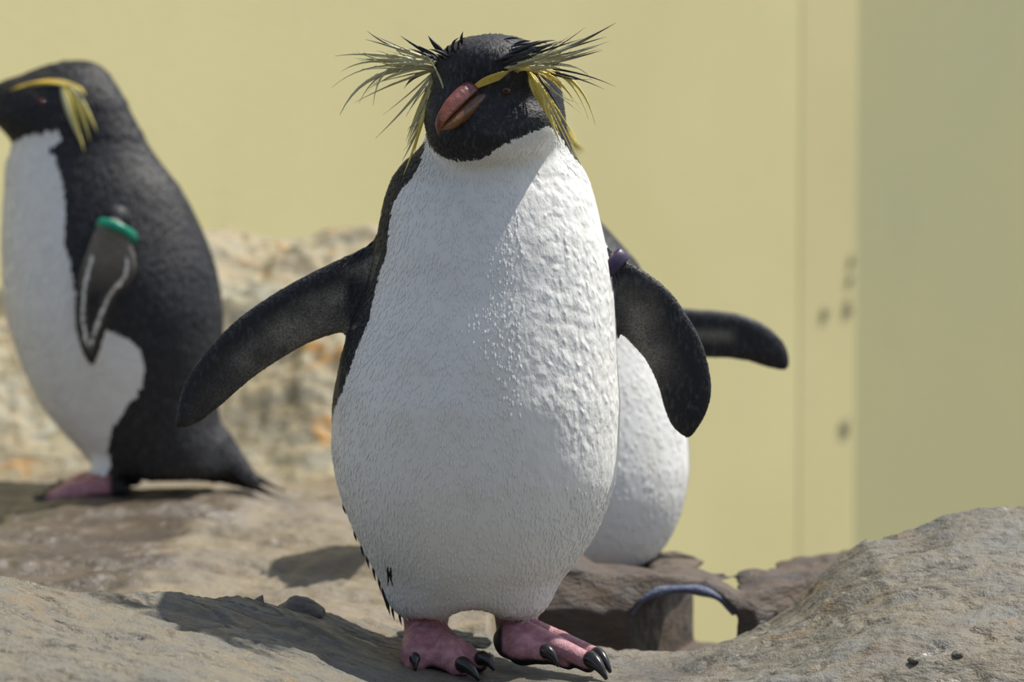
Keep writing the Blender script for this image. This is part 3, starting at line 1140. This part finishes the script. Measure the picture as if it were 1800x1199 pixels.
WHITE1 = xz([(700, 236), (749, 238), (757, 257), (772, 270), (795, 280), (818, 282), (842, 279), (860, 272), (881, 255), (904, 246), (925, 237), (940, 231), (953, 224), (962, 222), (979, 232), (994, 256), (1012, 281), (1030, 296), (1090, 340),
             (1140, 600), (1140, 1100), (800, 1120), (690, 1082), (676, 1056), (662, 1034), (648, 1005), (620, 960), (560, 900), (560, 800), (580, 775), (583, 745), (592, 712), (602, 690), (612, 665), (627, 622), (640, 590), (652, 560),
             (661, 520), (669, 480), (682, 445), (685, 420), (687, 393), (693, 357), (710, 330), (728, 308), (737, 297), (744, 272), (749, 250), (700, 244)], Y1)


def shade1(V, N):
    x, y, z = V.T
    w = -poly_sd(x, z, WHITE1)
    zb = at(835, 1000, Y1)[2]
    w = np.minimum(w, (Y1 + 0.028 - y) * 0.8)
    dl, dr = poly_sd(x, z, fl_poly), poly_sd(x, z, fr_poly)
    xl, xr = at(650, 500, Y1)[0], at(1072, 500, Y1)[0]
    infl = (dl < 0.002) & (x < at(np.interp(0, [0], [0]), 500, Y1)[0] + np.interp(z, [at(0, 580, Y1)[2], at(0, 430, Y1)[2]], [at(628, 500, Y1)[0], at(676, 500, Y1)[0]]) - at(0, 500, Y1)[0])
    # body edge against the flipper roots follows the outline rows
    rr = np.array([at(r, v, Y1) for v, l, r in rows])
    ex = np.interp(z, rr[::-1, 2], rr[::-1, 0])
    infr = (x > ex + 0.0005) & (dr < 0.004) & (z > at(0, 800, Y1)[2])
    w = np.where(infr, -0.01, w)
    w = np.where(infl, np.minimum(w, -0.004), w)
    # pale undersides
    pal = np.zeros(len(x))
    fl_u = (x * FPX / Y1 + 900)
    front = np.clip((-N[:, 1] - 0.1) * 4, 0, 1)
    vpx = 599.5 + (at(900, 599.5, Y1)[2] - z) * FPX / Y1
    tl = np.clip((fl_u - 330) / 300, 0, 1)
    pl = np.clip((-dl - 0.006) / 0.012, 0, 1) * np.clip((0.040 - (-dl)) / 0.02, 0, 1)
    # distance below the leading edge: paler towards the trailing edge and the root
    lead = np.interp(fl_u, [309, 333, 393, 460, 513, 577, 627, 674, 700], [740, 657, 583, 530, 497, 465, 443, 420, 405])
    dv = vpx - lead
    root = np.clip((615 - fl_u) / 14, 0, 1)
    pal_l = np.clip((dv - 28) / 40, 0, 1) * (0.15 + 0.85 * np.clip((fl_u - 370) / 180, 0, 1)) * np.clip(root + 0.0, 0.0, 1)
    pal_l = np.maximum(pal_l, np.clip((dv - 14) / 12, 0, 1) * np.clip((fl_u - 590) / 20, 0, 1) * np.clip((500 - vpx) / 25, 0, 1) * 0.6)
    edge_l = np.clip(1 - np.abs(-dl - 0.002) / 0.002, 0, 1) * np.clip((dv - 60) / 20, 0, 1) * np.clip((fl_u - 400) / 80, 0, 1)
    pal = np.where(infl, np.maximum(pal_l, edge_l * 1.4), 0)
    G = np.stack([x, y, z], 1)
    nz = fbm(G, 60, 3)
    d2 = np.hypot(fl_u - 1120, (vpx - 560) * 0.7)
    pal_r = np.clip(1.1 - np.abs(fl_u - 1120 - (vpx - 560) * 0.35) / 55, 0, 1) * np.clip((690 - vpx) / 70, 0, 1) * np.clip((vpx - 480) / 40, 0, 1)
    pal = np.where(infr, pal_r * 0.55, pal)
    pal = np.clip(pal * (1 + 0.5 * nz), 0, 1) * front
    pink = (at(0, 1082, Y1)[2] - z)
    pink = pink + 0.004 * np.clip(1 - np.abs(fl_u - 745) / 30, 0, 1)
    sole = np.clip((-N[:, 2] - 0.25) * 4, 0, 1) * (z < 0.004)
    sole = np.maximum(sole, np.clip((885 - fl_u) / 4, 0, 1) * (fl_u > 850) * (vpx > 1095))
    wet = 0.16 + 0.84 * np.clip((fl_u - 890) / 90, 0, 1) * np.clip((vpx - 250) / 60, 0, 1) * np.clip((900 - vpx) / 200, 0, 1)
    wet = np.where(infl | infr, 0.1, wet)
    wet = np.where(vpx < 250, 0.15, wet)
    return dict(white=w, pale=pal, pink=pink, sole=sole, wet=wet)


p1.skin(shade1)

def flow1(P):
    D = np.tile([0, 0, -1.0], (len(P), 1))
    h = np.clip((P[:, 2] - at(0, 260, Y1)[2]) / 0.01, 0, 1)[:, None]
    away = P - at(800, 205, 2.17)
    away /= np.linalg.norm(away, axis=1)[:, None]
    D = D * (1 - h) + away * h
    fl = poly_sd(P[:, 0], P[:, 2], fl_poly) < 0
    fl &= P[:, 0] < at(640, 500, Y1)[0]
    D[fl] = (-0.45, 0, -0.9)
    fr = (poly_sd(P[:, 0], P[:, 2], fr_poly) < 0) & (P[:, 0] > at(1085, 500, Y1)[0])
    D[fr] = (-0.1, 0, -1)
    return D


def len1(P, A):
    L = np.where(A['white'] > 0, 0.0060, 0.0062)
    L = np.where(P[:, 2] > at(0, 262, Y1)[2], 0.0044, L)
    fl = (P[:, 0] < at(600, 500, Y1)[0]) & (P[:, 2] > at(0, 770, Y1)[2])
    fr = (P[:, 0] > at(1092, 500, Y1)[0])
    return np.where(fl | fr, 0.0026, L)


p1.plumage(42000, shade1, len1, flow1)
# beak
B, n_ = p1.hit(819, 171)
ax = unit((-0.56, -0.58, -0.58))
side = unit(np.cross(ax, (0, 0, 1)))
upv = unit(np.cross(side, ax))
p1.beak(B - ax * 0.004, ax, upv, 0.046, 0.0105, 0.0086)
# eyes
E, n_ = p1.hit(890, 160)
p1.eye(E + np.array([0, 0.0007, 0]), n_, 0.0044)
E2 = p1.near(at(762, 160, 2.235))
p1.eye(E2[0], E2[1], 0.0052)


def crop1(c):
    return (580 + c[0] * 0.28889, 20 + c[1] * 0.28889)


def crest(pg, pts, w, mat, dy=(0, -0.004, -0.004), Y=2.235, root_hit=True, name='crest_feather'):
    q = [crop1(p) for p in pts]
    a = None
    if root_hit:
        a, nn = pg.hit(*q[0])
    ya = a[1] if a is not None else Y
    if a is None:
        a = pg.near(at(*q[0], Y))[0]
        ya = a[1]
    b = at(*q[1], ya + dy[1])
    c = at(*q[2], ya + dy[2])
    pg.feather(a, b, c, w * 0.8, mat, name=name)
    if name == 'crest_feather':
        for _ in range(2 if w > 0.0014 else 1):
            L = np.linalg.norm(c - a)
            j1, j2 = rng.normal(0, 0.030, 3) * L, rng.normal(0, 0.065, 3) * L
            k = random.uniform(0.62, 0.95)
            pg.feather(a + rng.normal(0, 0.0012, 3), a + (b - a) * k + j1, a + (c - a) * k + j2, w * random.uniform(0.4, 0.62), mat, name=name)


LC = [
    ([(650, 310), (430, 232), (215, 170)], 1.5, M_OLIVE), ([(650, 300), (400, 222), (225, 118)], 1.6, M_OLIVE),
    ([(640, 315), (450, 280), (280, 238)], 1.2, M_PALE), ([(640, 330), (300, 265), (30, 272)], 1.9, M_PALE),
    ([(640, 325), (400, 296), (175, 298)], 1.7, M_OLIVE), ([(640, 345), (300, 300), (70, 365)], 1.6, M_PALE),
    ([(640, 350), (270, 338), (10, 465)], 1.3, M_PALE), ([(640, 355), (280, 395), (60, 630)], 2.6, M_PALE),
    ([(630, 360), (390, 440), (150, 555)], 1.3, M_PALE), ([(620, 365), (520, 400), (450, 470)], 1.6, M_BLACK),
    ([(625, 372), (480, 560), (275, 775)], 1.5, M_PALE), ([(625, 385), (545, 500), (460, 645)], 1.0, M_PALE),
    ([(625, 400), (565, 600), (470, 810)], 2.6, M_PALE), ([(625, 430), (548, 680), (440, 910)], 2.2, M_PALE),
    ([(620, 480), (520, 800), (445, 1000)], 1.6, M_YEL), ([(640, 320), (500, 300), (330, 285)], 2.8, M_PALE),
    ([(640, 330), (500, 318), (360, 320)], 2.8, M_PALE), ([(645, 318), (540, 270), (400, 240)], 2.6, M_PALE),
    ([(640, 340), (480, 335), (300, 375)], 2.2, M_PALE), ([(655, 290), (545, 225), (430, 150)], 2.0, M_BLACK),
    ([(640, 345), (450, 370), (230, 470)], 1.4, M_PALE), ([(660, 300), (560, 255), (480, 225)], 1.4, M_BLACK),
    ([(635, 320), (420, 275), (130, 262)], 1.3, M_PALE), ([(610, 420), (520, 640), (462, 790)], 1.4, M_YEL),
]
for pts, w, mat in LC:
    crest(p1, pts, w * 0.00092, mat, dy=(0, random.uniform(-.008, .004), random.uniform(-.018, .012)))
RC = [
    ([(1060, 345), (1420, 228), (1742, 68)], 2.0, M_OLIVE), ([(1080, 342), (1380, 245), (1680, 155)], 1.8, M_OLIVE),
    ([(1100, 345), (1400, 244), (1640, 130)], 1.6, M_OLIVE), ([(1100, 350), (1400, 272), (1650, 198)], 2.0, M_OLIVE),
    ([(1150, 352), (1400, 302), (1658, 237)], 1.9, M_OLIVE), ([(1100, 350), (1380, 290), (1720, 172)], 1.6, M_PALE),
    ([(1000, 310), (1200, 215), (1365, 175)], 1.7, M_BLACK), ([(1050, 300), (1250, 228), (1410, 180)], 1.7, M_BLACK),
    ([(1100, 250), (1280, 190), (1370, 178)], 1.6, M_BLACK), ([(1100, 260), (1230, 225), (1340, 215)], 1.7, M_BLACK),
    ([(1250, 345), (1380, 326), (1530, 355)], 1.1, M_PALE), ([(1230, 340), (1500, 375), (1740, 460)], 1.1, M_BLACK),
    ([(1250, 348), (1480, 400), (1670, 475)], 1.1, M_BLACK), ([(1230, 352), (1480, 430), (1615, 695)], 1.9, M_YEL),
    ([(1205, 372), (1300, 560), (1405, 815)], 3.0, M_YEL), ([(1225, 372), (1360, 590), (1530, 945)], 1.5, M_YEL),
    ([(1270, 372), (1410, 450), (1480, 552)], 1.5, M_YEL), ([(1260, 375), (1360, 480), (1530, 622)], 0.9, M_PALE),
    ([(1260, 385), (1345, 510), (1420, 640)], 1.0, M_BLACK), ([(1240, 380), (1400, 620), (1490, 772)], 1.0, M_YEL),
    ([(1080, 345), (1250, 310), (1420, 262)], 3.2, M_PALE), ([(1090, 352), (1260, 325), (1400, 300)], 3.0, M_PALE),
    ([(1120, 356), (1300, 340), (1420, 352)], 2.6, M_PALE), ([(1130, 358), (1260, 345), (1400, 395)], 2.6, M_YEL),
    ([(1070, 340), (1210, 288), (1330, 250)], 2.6, M_PALE), ([(1050, 330), (1260, 255), (1540, 165)], 1.6, M_BLACK),
    ([(1200, 365), (1320, 380), (1450, 470)], 1.6, M_YEL), ([(1200, 366), (1290, 500), (1360, 700)], 2.2, M_YEL),
]
for pts, w, mat in RC:
    crest(p1, pts, w * 0.00092, mat, dy=(0, random.uniform(-.012, -.002), random.uniform(-.02, .012)))
# golden brow over the eye, and the pale one seen end on beyond the beak
for k in range(9):
    t = k / 8
    a, _ = p1.hit(*crop1((838 + 30 * t + random.uniform(-4, 4), 476 - 16 * t)))
    b, _ = p1.hit(*crop1((930 + 50 * t, 452 - 52 * t)))
    c, _ = p1.hit(*crop1((1040 + 70 * t, 420 - 58 * t)))
    if a is not None and b is not None and c is not None:
        off = np.array([0, -0.0022, 0.0006])
        p1.feather(a, b + off, c + off, 0.0015, M_BROW, name='brow_feather')
for k in range(1):
    q = [crop1(p) for p in ((690 - 4 * k, 470), (655 - 8 * k, 375), (575 - 10 * k, 245))]
    P = [p1.hit(*x)[0] for x in q]
    P[0] = P[0] if P[0] is not None else p1.near(at(*q[0], 2.2))[0]
    P[1] = P[1] if P[1] is not None else p1.near(at(*q[1], 2.22))[0]
    off = np.array([0, -0.002, 0])
    p1.feather(P[0] + off, P[1] + off * 2, at(*q[2], P[1][1] - 0.006), 0.0009, M_PALE, name='brow_feather')
# ruffled spikes on the crown
for pts, w in (([(700, 260), (640, 205), (598, 148)], 3.4), ([(725, 280), (660, 245), (600, 230)], 2.0), ([(740, 250), (752, 190), (790, 160)], 1.5), ([(805, 200), (800, 160), (812, 122)], 2.0),
               ([(760, 250), (745, 205), (760, 172)], 1.5), ([(720, 250), (712, 225), (722, 205)], 1.6), ([(780, 230), (790, 180), (830, 158)], 1.3), ([(690, 290), (670, 270), (640, 262)], 2.0),
               ([(1120, 200), (1180, 182), (1225, 180)], 1.5), ([(1060, 170), (1120, 162), (1165, 170)], 1.3), ([(1100, 215), (1170, 200), (1240, 192)], 1.4), ([(1090, 240), (1180, 215), (1290, 200)], 1.4), ([(1140, 262), (1220, 240), (1330, 205)], 1.4)):
    crest(p1, pts, w * 0.00078, M_BLACK, dy=(0, -0.004, -0.004), name='crown_feather')

# loose dark feathers along the flank and the hem
for u, v, L, mat in ((637, 962, 14, M_BLACK), (644, 982, 16, M_BLACK), (652, 1003, 18, M_BLACK), (660, 1022, 20, M_BLACK), (668, 1036, 20, M_BLACK), (676, 1048, 22, M_BLACK), (686, 1056, 22, M_BLACK), (697, 1064, 18, M_BLACK),
                     (626, 936, 12, M_BLACK), (606, 890, 10, M_BLACK), (710, 1070, 16, M_BLACK)):
    a = p1.near(at(u, v, 2.235))[0]
    q = lambda du, dv: a + np.array([du, 0, -dv]) * Y1 / FPX
    p1.feather(q(-2, -6), q(0, L * 0.5), q(3, L + 4), 0.0010, mat, name='flank_feather')
for du0, dv0, L, lean in ((0, 0, 26, -3), (3, -6, 24, 1), (2, 2, 26, 5), (-2, -8, 18, -1)):
    a, n_ = p1.hit(684 + du0, 1004 + dv0)
    q = lambda du, dv: p1.hit(684 + du0 + du, 1004 + dv0 + dv)[0] + np.array([0, -0.0008, 0])
    p1.feather(q(0, 0), q(lean * 0.4, L * 0.5), q(lean, L), 0.0009, M_BLACK, name='flank_feather')
for u, v, L in ((866, 1066, 16), (872, 1070, 18), (880, 1074, 18), (888, 1078, 16), (896, 1080, 16)):
    a = at(u, v - 6, 2.212)
    q = lambda du, dv: a + np.array([du, 0, -dv]) * Y1 / FPX
    p1.feather(q(-3, -5), q(0, L * 0.5), q(6, L), 0.0014, M_HEM, name='hem_feather')

# claws
for a, b, r in (((729, 1158, 2.186), (730, 1180, 2.178), 0.0052),
                ((808, 1168, 2.178), (842, 1196, 2.162), 0.0068), ((842, 1158, 2.198), (868, 1178, 2.184), 0.0062),
                ((955, 1145, 2.190), (982, 1172, 2.180), 0.0062), ((1034, 1158, 2.181), (1066, 1194, 2.163), 0.0072), ((1046, 1150, 2.198), (1073, 1182, 2.180), 0.0066)):
    p1.claw(A(*a), A(*b), r, 0.0035)


def band(pg, c, axis, ra, rb, r, mat, label, ref=(0, 1, 0)):
    """oval ring round a flipper"""
    a = unit(axis)
    s_ = unit(np.cross(a, ref)); n_ = np.cross(s_, a)
    K, m = 40, 10
    V, F = [], []
    for i in range(K):
        th = 2 * math.pi * i / K
        d = s_ * ra * math.cos(th) + n_ * rb * math.sin(th)
        e = unit(d)
        for j in range(m):
            ph = 2 * math.pi * j / m
            V.append(np.asarray(c) + d + e * r[0] * math.cos(ph) + a * r[1] * math.sin(ph))
    for i in range(K):
        for j in range(m):
            F.append([i * m + j, ((i + 1) % K) * m + j, ((i + 1) % K) * m + (j + 1) % m, i * m + (j + 1) % m])
    pg.part('flipper_band', V, F, mat, label=label)


M_PURPLE = simple_mat('dark_purple_band', (0.045, 0.025, 0.075), (0.03, 0.02, 0.05), 120, 0.4)
band(p1, at(1072, 470, 2.256), (0.55, 0, -0.55), 0.016, 0.009, (0.0016, 0.006), M_PURPLE, 'dark purple flipper band')

# ================= left penguin, seen from the side
Y2 = 3.25
base2 = np.array([at(190, 860, Y2)[0], Y2, at(190, 868, Y2)[2]])
p2 = Penguin(base2, 'rockhopper penguin in profile at the left with a green band on its flipper',
             (-0.66, 3.05, -0.02), (-0.24, 3.45, 0.53), 0.0026)
f = p2.f
rows2 = [(108, 118, 150), (112, 96, 166), (122, 66, 182), (138, 40, 196), (160, 16, 210), (190, 4, 226), (215, 10, 238), (240, 22, 252), (262, 20, 264), (285, 12, 280), (330, 8, 315), (380, 5, 342), (430, 4, 364), (480, 5, 380),
         (540, 10, 390), (600, 26, 390), (650, 44, 386), (700, 68, 383), (740, 96, 386), (775, 128, 396), (800, 150, 402), (818, 168, 404), (832, 190, 395), (838, 230, 370)]
f.loft(body_rows(rows2, Y2, lambda v: (0.0, np.interp(v, [100, 200, 300, 500, 700, 838], [0.62, 0.60, 0.60, 0.74, 0.80, 0.85]))), 0.0, 2.1)
f.ball(at(60, 190, Y2), (0.045, 0.036, 0.034), 0.015)
f.ball(at(20, 178, Y2), (0.026, 0.020, 0.022), 0.012)
f.rod(at(375, 800, Y2), at(440, 845, Y2), 0.030, 0.010, 0.015)
FB = smooth_poly([(172, 395), (160, 425), (143, 470), (134, 520), (132, 570), (142, 612), (157, 644), (166, 632), (178, 592), (192, 555), (206, 522), (232, 495), (240, 470), (236, 440), (226, 415), (215, 392), (195, 385)], 2)
YF2 = Y2 - 0.100
fb_poly = xz(FB, YF2)
f.blade(fb_poly, YF2, (0.0, -0.10), 0.006, 0.014, 0.007)
f.rod(at(205, 385, YF2 + 0.014), at(190, 420, YF2 + 0.004), 0.016, 0.010, 0.010)
fb_far = fb_poly.copy()
f.blade(fb_far, 2 * Y2 - YF2, (0.0, 0.10), 0.006, 0.014, 0.007)
for dyy in (-0.045, 0.05):
    YY = Y2 + dyy
    q = lambda u, v, d=0.0: at(u, v, Y2) + np.array([0, dyy + d, 0])
    f.rod(q(196, 826), q(190, 848), 0.018, 0.015, 0.014)
    f.rod(q(195, 848), q(228, 852), 0.013, 0.008, 0.008)
    for d1, u2, v2 in ((-0.022, 92, 869), (0.0, 82, 870), (0.02, 96, 866)):
        f.chain([q(188, 850), q(135, 858, d1 * 0.6), q(u2, v2, d1)], [0.013, 0.010, 0.007], 0.008)
    f.ball(q(140, 860), (0.026, 0.018, 0.006), 0.006)
WHITE2 = xz([(0, 262), (15, 250), (60, 236), (112, 227), (120, 244), (97, 264), (112, 280), (124, 310), (131, 350), (134, 400), (133, 430), (145, 450), (150, 500), (188, 556), (205, 570), (243, 588), (263, 604), (272, 640), (264, 672),
             (240, 702), (216, 738), (204, 772), (207, 812), (190, 836), (100, 850), (-80, 700), (-80, 262)], Y2)


def shade2(V, N):
    x, y, z = V.T
    w = -poly_sd(x, z, WHITE2)
    u = x * FPX / Y2 + 900
    v = 599.5 + (at(900, 599.5, Y2)[2] - z) * FPX / Y2
    d = poly_sd(x * Y2 / YF2 if False else x, z, fb_poly)
    out = (np.abs(y - Y2) > 0.086) & (d < 0.002)
    rim = np.clip(1 - np.abs(-d - 0.0085) / 0.0055, 0, 1) * np.where(u < 168, np.clip((v - 430) / 40, 0, 1), 1) * np.clip((628 - v) / 40, 0, 1)
    pal = np.where(out, np.maximum(rim * 1.0, 0.75 * np.clip((515 - v) / 70, 0, 1)), 0)
    inner = np.clip((v - 420) / 30, 0, 1)
    w = np.where(out, np.where(inner > 0, -0.0075 + 0.010 * rim * inner, -0.006), w)
    pal = np.where(out, pal, 0)
    pink = at(0, 822, Y2)[2] - z
    pink = np.where(u > 260, -0.01, pink)
    sole = np.clip((-N[:, 2] - 0.1) * 3, 0, 1) * (z < 0.03)
    sole = np.maximum(sole, np.clip((u - 198) / 8, 0, 1))
    sole = np.maximum(sole, np.clip((100 - u) / 10, 0, 1) * (v > 840))
    return dict(white=w, pale=pal * 1.0, pink=pink, sole=sole, wet=np.full(len(x), 0.25))


p2.skin(shade2)
p2.plumage(26000, shade2, lambda P, A: np.where(A['white'] > 0, 0.009, np.where(np.abs(P[:, 1] - Y2) > 0.085, 0.004, 0.011)))
p2.beak(at(4, 180, Y2), (-1, -0.05, -0.16), (0, 0, 1), 0.047, 0.0155, 0.0098)
E, n_ = p2.hit(72, 180)
p2.eye(E, n_, 0.0055)
E = p2.near(np.array([E[0], 2 * Y2 - E[1], E[2]]))
p2.eye(E[0], E[1], 0.0055)


def p2_feather(pts, w, mat, lift=0.004, name='crest_feather'):
    P = []
    for i, (u, v) in enumerate(pts):
        h_, n_ = p2.hit(u, v)
        if h_ is None:
            h_ = p2.near(at(u, v, Y2 - 0.06))[0]
        P.append(h_ + np.array([0, -lift * (0.3 + 0.7 * i / 2), 0]))
    p2.feather(P[0], P[1], P[2], w, mat, name=name)


for k in range(6):
    p2_feather([(18 + 4 * k, 160 - k), (70 + 6 * k, 147 - 0.8 * k), (118 + 7 * k, 152 + 1.5 * k)], 0.0028, M_BROW, 0.003, 'brow_feather')
for pts, w in (([(112, 152), (130, 205), (150, 268)], 4.2), ([(118, 152), (142, 195), (160, 250)], 3.2), ([(124, 152), (150, 190), (172, 232)], 3.6), ([(108, 150), (122, 200), (146, 255)], 3.0),
               ([(128, 154), (142, 160), (152, 168)], 3.2), ([(120, 150), (146, 180), (168, 226)], 2.4)):
    p2_feather(pts, w * 0.001, M_YEL if w > 3.1 else M_PALE, 0.006)
for (u, v), (u2, v2), dyy in (((395, 815), (492, 874), 0.0), ((398, 805), (500, 868), 0.02), ((390, 812), (470, 858), -0.03), ((395, 808), (486, 866), 0.035), ((388, 818), (478, 868), -0.015)):
    a, c = at(u, v, Y2), at(u2, v2, Y2)
    a[1] += dyy * 0.5; c[1] += dyy
    p2.feather(a, 0.5 * (a + c) + np.array([0, 0, -0.004]), c, 0.0075, M_BLACK, name='tail_feather', flat=(0, 0.6, 0.8))
for dyy in (-0.045, 0.05):
    for d1, u2, v2 in ((-0.022, 92, 868), (0.0, 82, 869), (0.02, 96, 865)):
        a = at(u2, v2 - 2, Y2) + np.array([0, dyy + d1, 0])
        b = at(u2 - 20, v2 + 9, Y2) + np.array([0, dyy + d1 * 1.3, 0])
        p2.claw(a, b, 0.006, 0.003)
M_GREEN = simple_mat('green_plastic_band', (0.0, 0.26, 0.15), (0.0, 0.20, 0.12), 90, 0.35)
band(p2, at(205, 407, YF2 + 0.006), (-0.42, -0.35, -1), 0.0225, 0.022, (0.0024, 0.0055), M_GREEN, 'green plastic flipper band')

# ================= rear penguin, mostly hidden behind the front one
Y3 = 2.80
base3 = np.array([at(1020, 1040, Y3)[0], Y3, -0.052])
p3 = Penguin(base3, 'rockhopper penguin half hidden behind the front one with one flipper held out to the right',
             (-0.22, 2.62, -0.07), (0.31, 3.0, 0.44), 0.0026)
f = p3.f
rows3 = [(182, 915, 945), (188, 896, 964), (200, 880, 980), (225, 868, 994), (260, 866, 1002), (290, 872, 1004), (320, 880, 1012), (345, 884, 1022), (370, 886, 1040), (392, 884, 1058), (430, 876, 1092), (465, 866, 1122), (520, 852, 1146),
         (600, 834, 1172), (700, 822, 1202), (760, 819, 1210), (810, 820, 1212), (855, 826, 1207), (900, 840, 1194), (945, 862, 1172), (975, 888, 1146), (995, 920, 1110), (1004, 960, 1075)]
f.loft(body_rows(rows3, Y3, lambda v: (np.interp(v, [180, 400, 700, 1000], [0.040, 0.035, 0.005, -0.030]), np.interp(v, [180, 300, 400, 700, 1010], [1.0, 0.9, 0.74, 0.80, 0.85]))), 0.0, 2.12)
f.ball(at(925, 262, Y3 + 0.005), (0.036, 0.038, 0.034), 0.016)
F3 = smooth_poly([(1100, 520), (1180, 541), (1220, 544), (1265, 547), (1305, 553), (1340, 568), (1368, 588), (1386, 612), (1391, 640), (1386, 653), (1368, 652), (1340, 644), (1310, 634), (1270, 630), (1230, 629), (1160, 620), (1100, 600)], 2)
f3_poly = xz(F3, Y3)
f.blade(f3_poly, Y3 + 0.01, (0.10, 0), 0.006, 0.015, 0.010)
F3L = [(2 * 1016 - u, v + 20) for u, v in F3]
f3l = np.array([[at(880 - (u - 1150) * 0.55, v + (u - 1150) * 0.6, Y3)[0], at(880, v + (u - 1150) * 0.6, Y3)[2]] for u, v in F3])[::-1]
f.blade(f3l, Y3 + 0.02, (0, 0), 0.006, 0.015, 0.010)
for du in (-70, 60):
    f.rod(at(1016 + du, 985, Y3), at(1016 + du, 1055, Y3), 0.021, 0.016, 0.008)
    for k in (-1, 0, 1):
        f.chain([at(1016 + du, 1056, Y3 - 0.005), at(1016 + du + 30 * k, 1062, Y3 - 0.06)], [0.012, 0.008], 0.006)
WHITE3 = xz([(880, 330), (1000, 350), (1046, 400), (1068, 440), (1085, 490), (1110, 545), (1140, 600), (1160, 640), (1260, 700), (1260, 900), (1150, 1040), (880, 1040), (780, 900), (780, 640), (830, 560), (860, 440)], Y3)


def shade3(V, N):
    x, y, z = V.T
    w = -poly_sd(x, z, WHITE3)
    w = np.minimum(w, (Y3 + 0.03 - y) * 0.8)
    u = x * FPX / Y3 + 900
    v = 599.5 + (at(900, 599.5, Y3)[2] - z) * FPX / Y3
    d = poly_sd(x, z, f3_poly)
    fl = (d < 0.002) & (u > 1172)
    w = np.where(fl, -0.006, w)
    pal = np.where(fl, np.clip((-d - 0.012) / 0.012, 0, 1) * np.clip((1300 - u) / 20, 0, 1) * np.clip((v - 570) / 15, 0, 1) * 0.8, 0)
    pal = pal * np.clip((-N[:, 1]) * 3, 0, 1)
    return dict(white=w, pale=pal, pink=at(0, 1012, Y3)[2] - z, sole=np.zeros(len(x)), wet=np.full(len(x), 0.25))


p3.skin(shade3)
p3.plumage(9000, shade3, lambda P, A: np.where(P[:, 0] > at(1200, 600, Y3)[0], 0.0028, 0.008))
B3, n_ = p3.hit(915, 262)
if B3 is None: B3 = at(915, 262, Y3 - 0.06)
p3.beak(B3 + np.array([0, 0.006, 0]), (-0.3, -0.9, -0.2), (0, 0, 1), 0.045, 0.0145, 0.0095)
for u in (888, 968):
    E, n_ = p3.hit(u, 240)
    if E is not None:
        p3.eye(E, n_, 0.0052)
for sgn, u0 in ((-1, 880), (1, 980)):
    for k in range(5):
        a = p3.near(at(u0, 222 + 4 * k, Y3 + 0.02))[0]
        c = a + np.array([sgn * (0.012 + 0.003 * k), 0.012, -0.035 + 0.004 * k])
        b = a + np.array([sgn * 0.012, 0.002, -0.010])
        p3.feather(a, b, c, 0.0016, M_YEL)
for du in (-70, 60):
    for k in (-1, 0, 1):
        a = at(1016 + du + 30 * k, 1062, Y3 - 0.06)
        p3.claw(a, a + np.array([0.003 * k, -0.016, -0.006]), 0.0058)
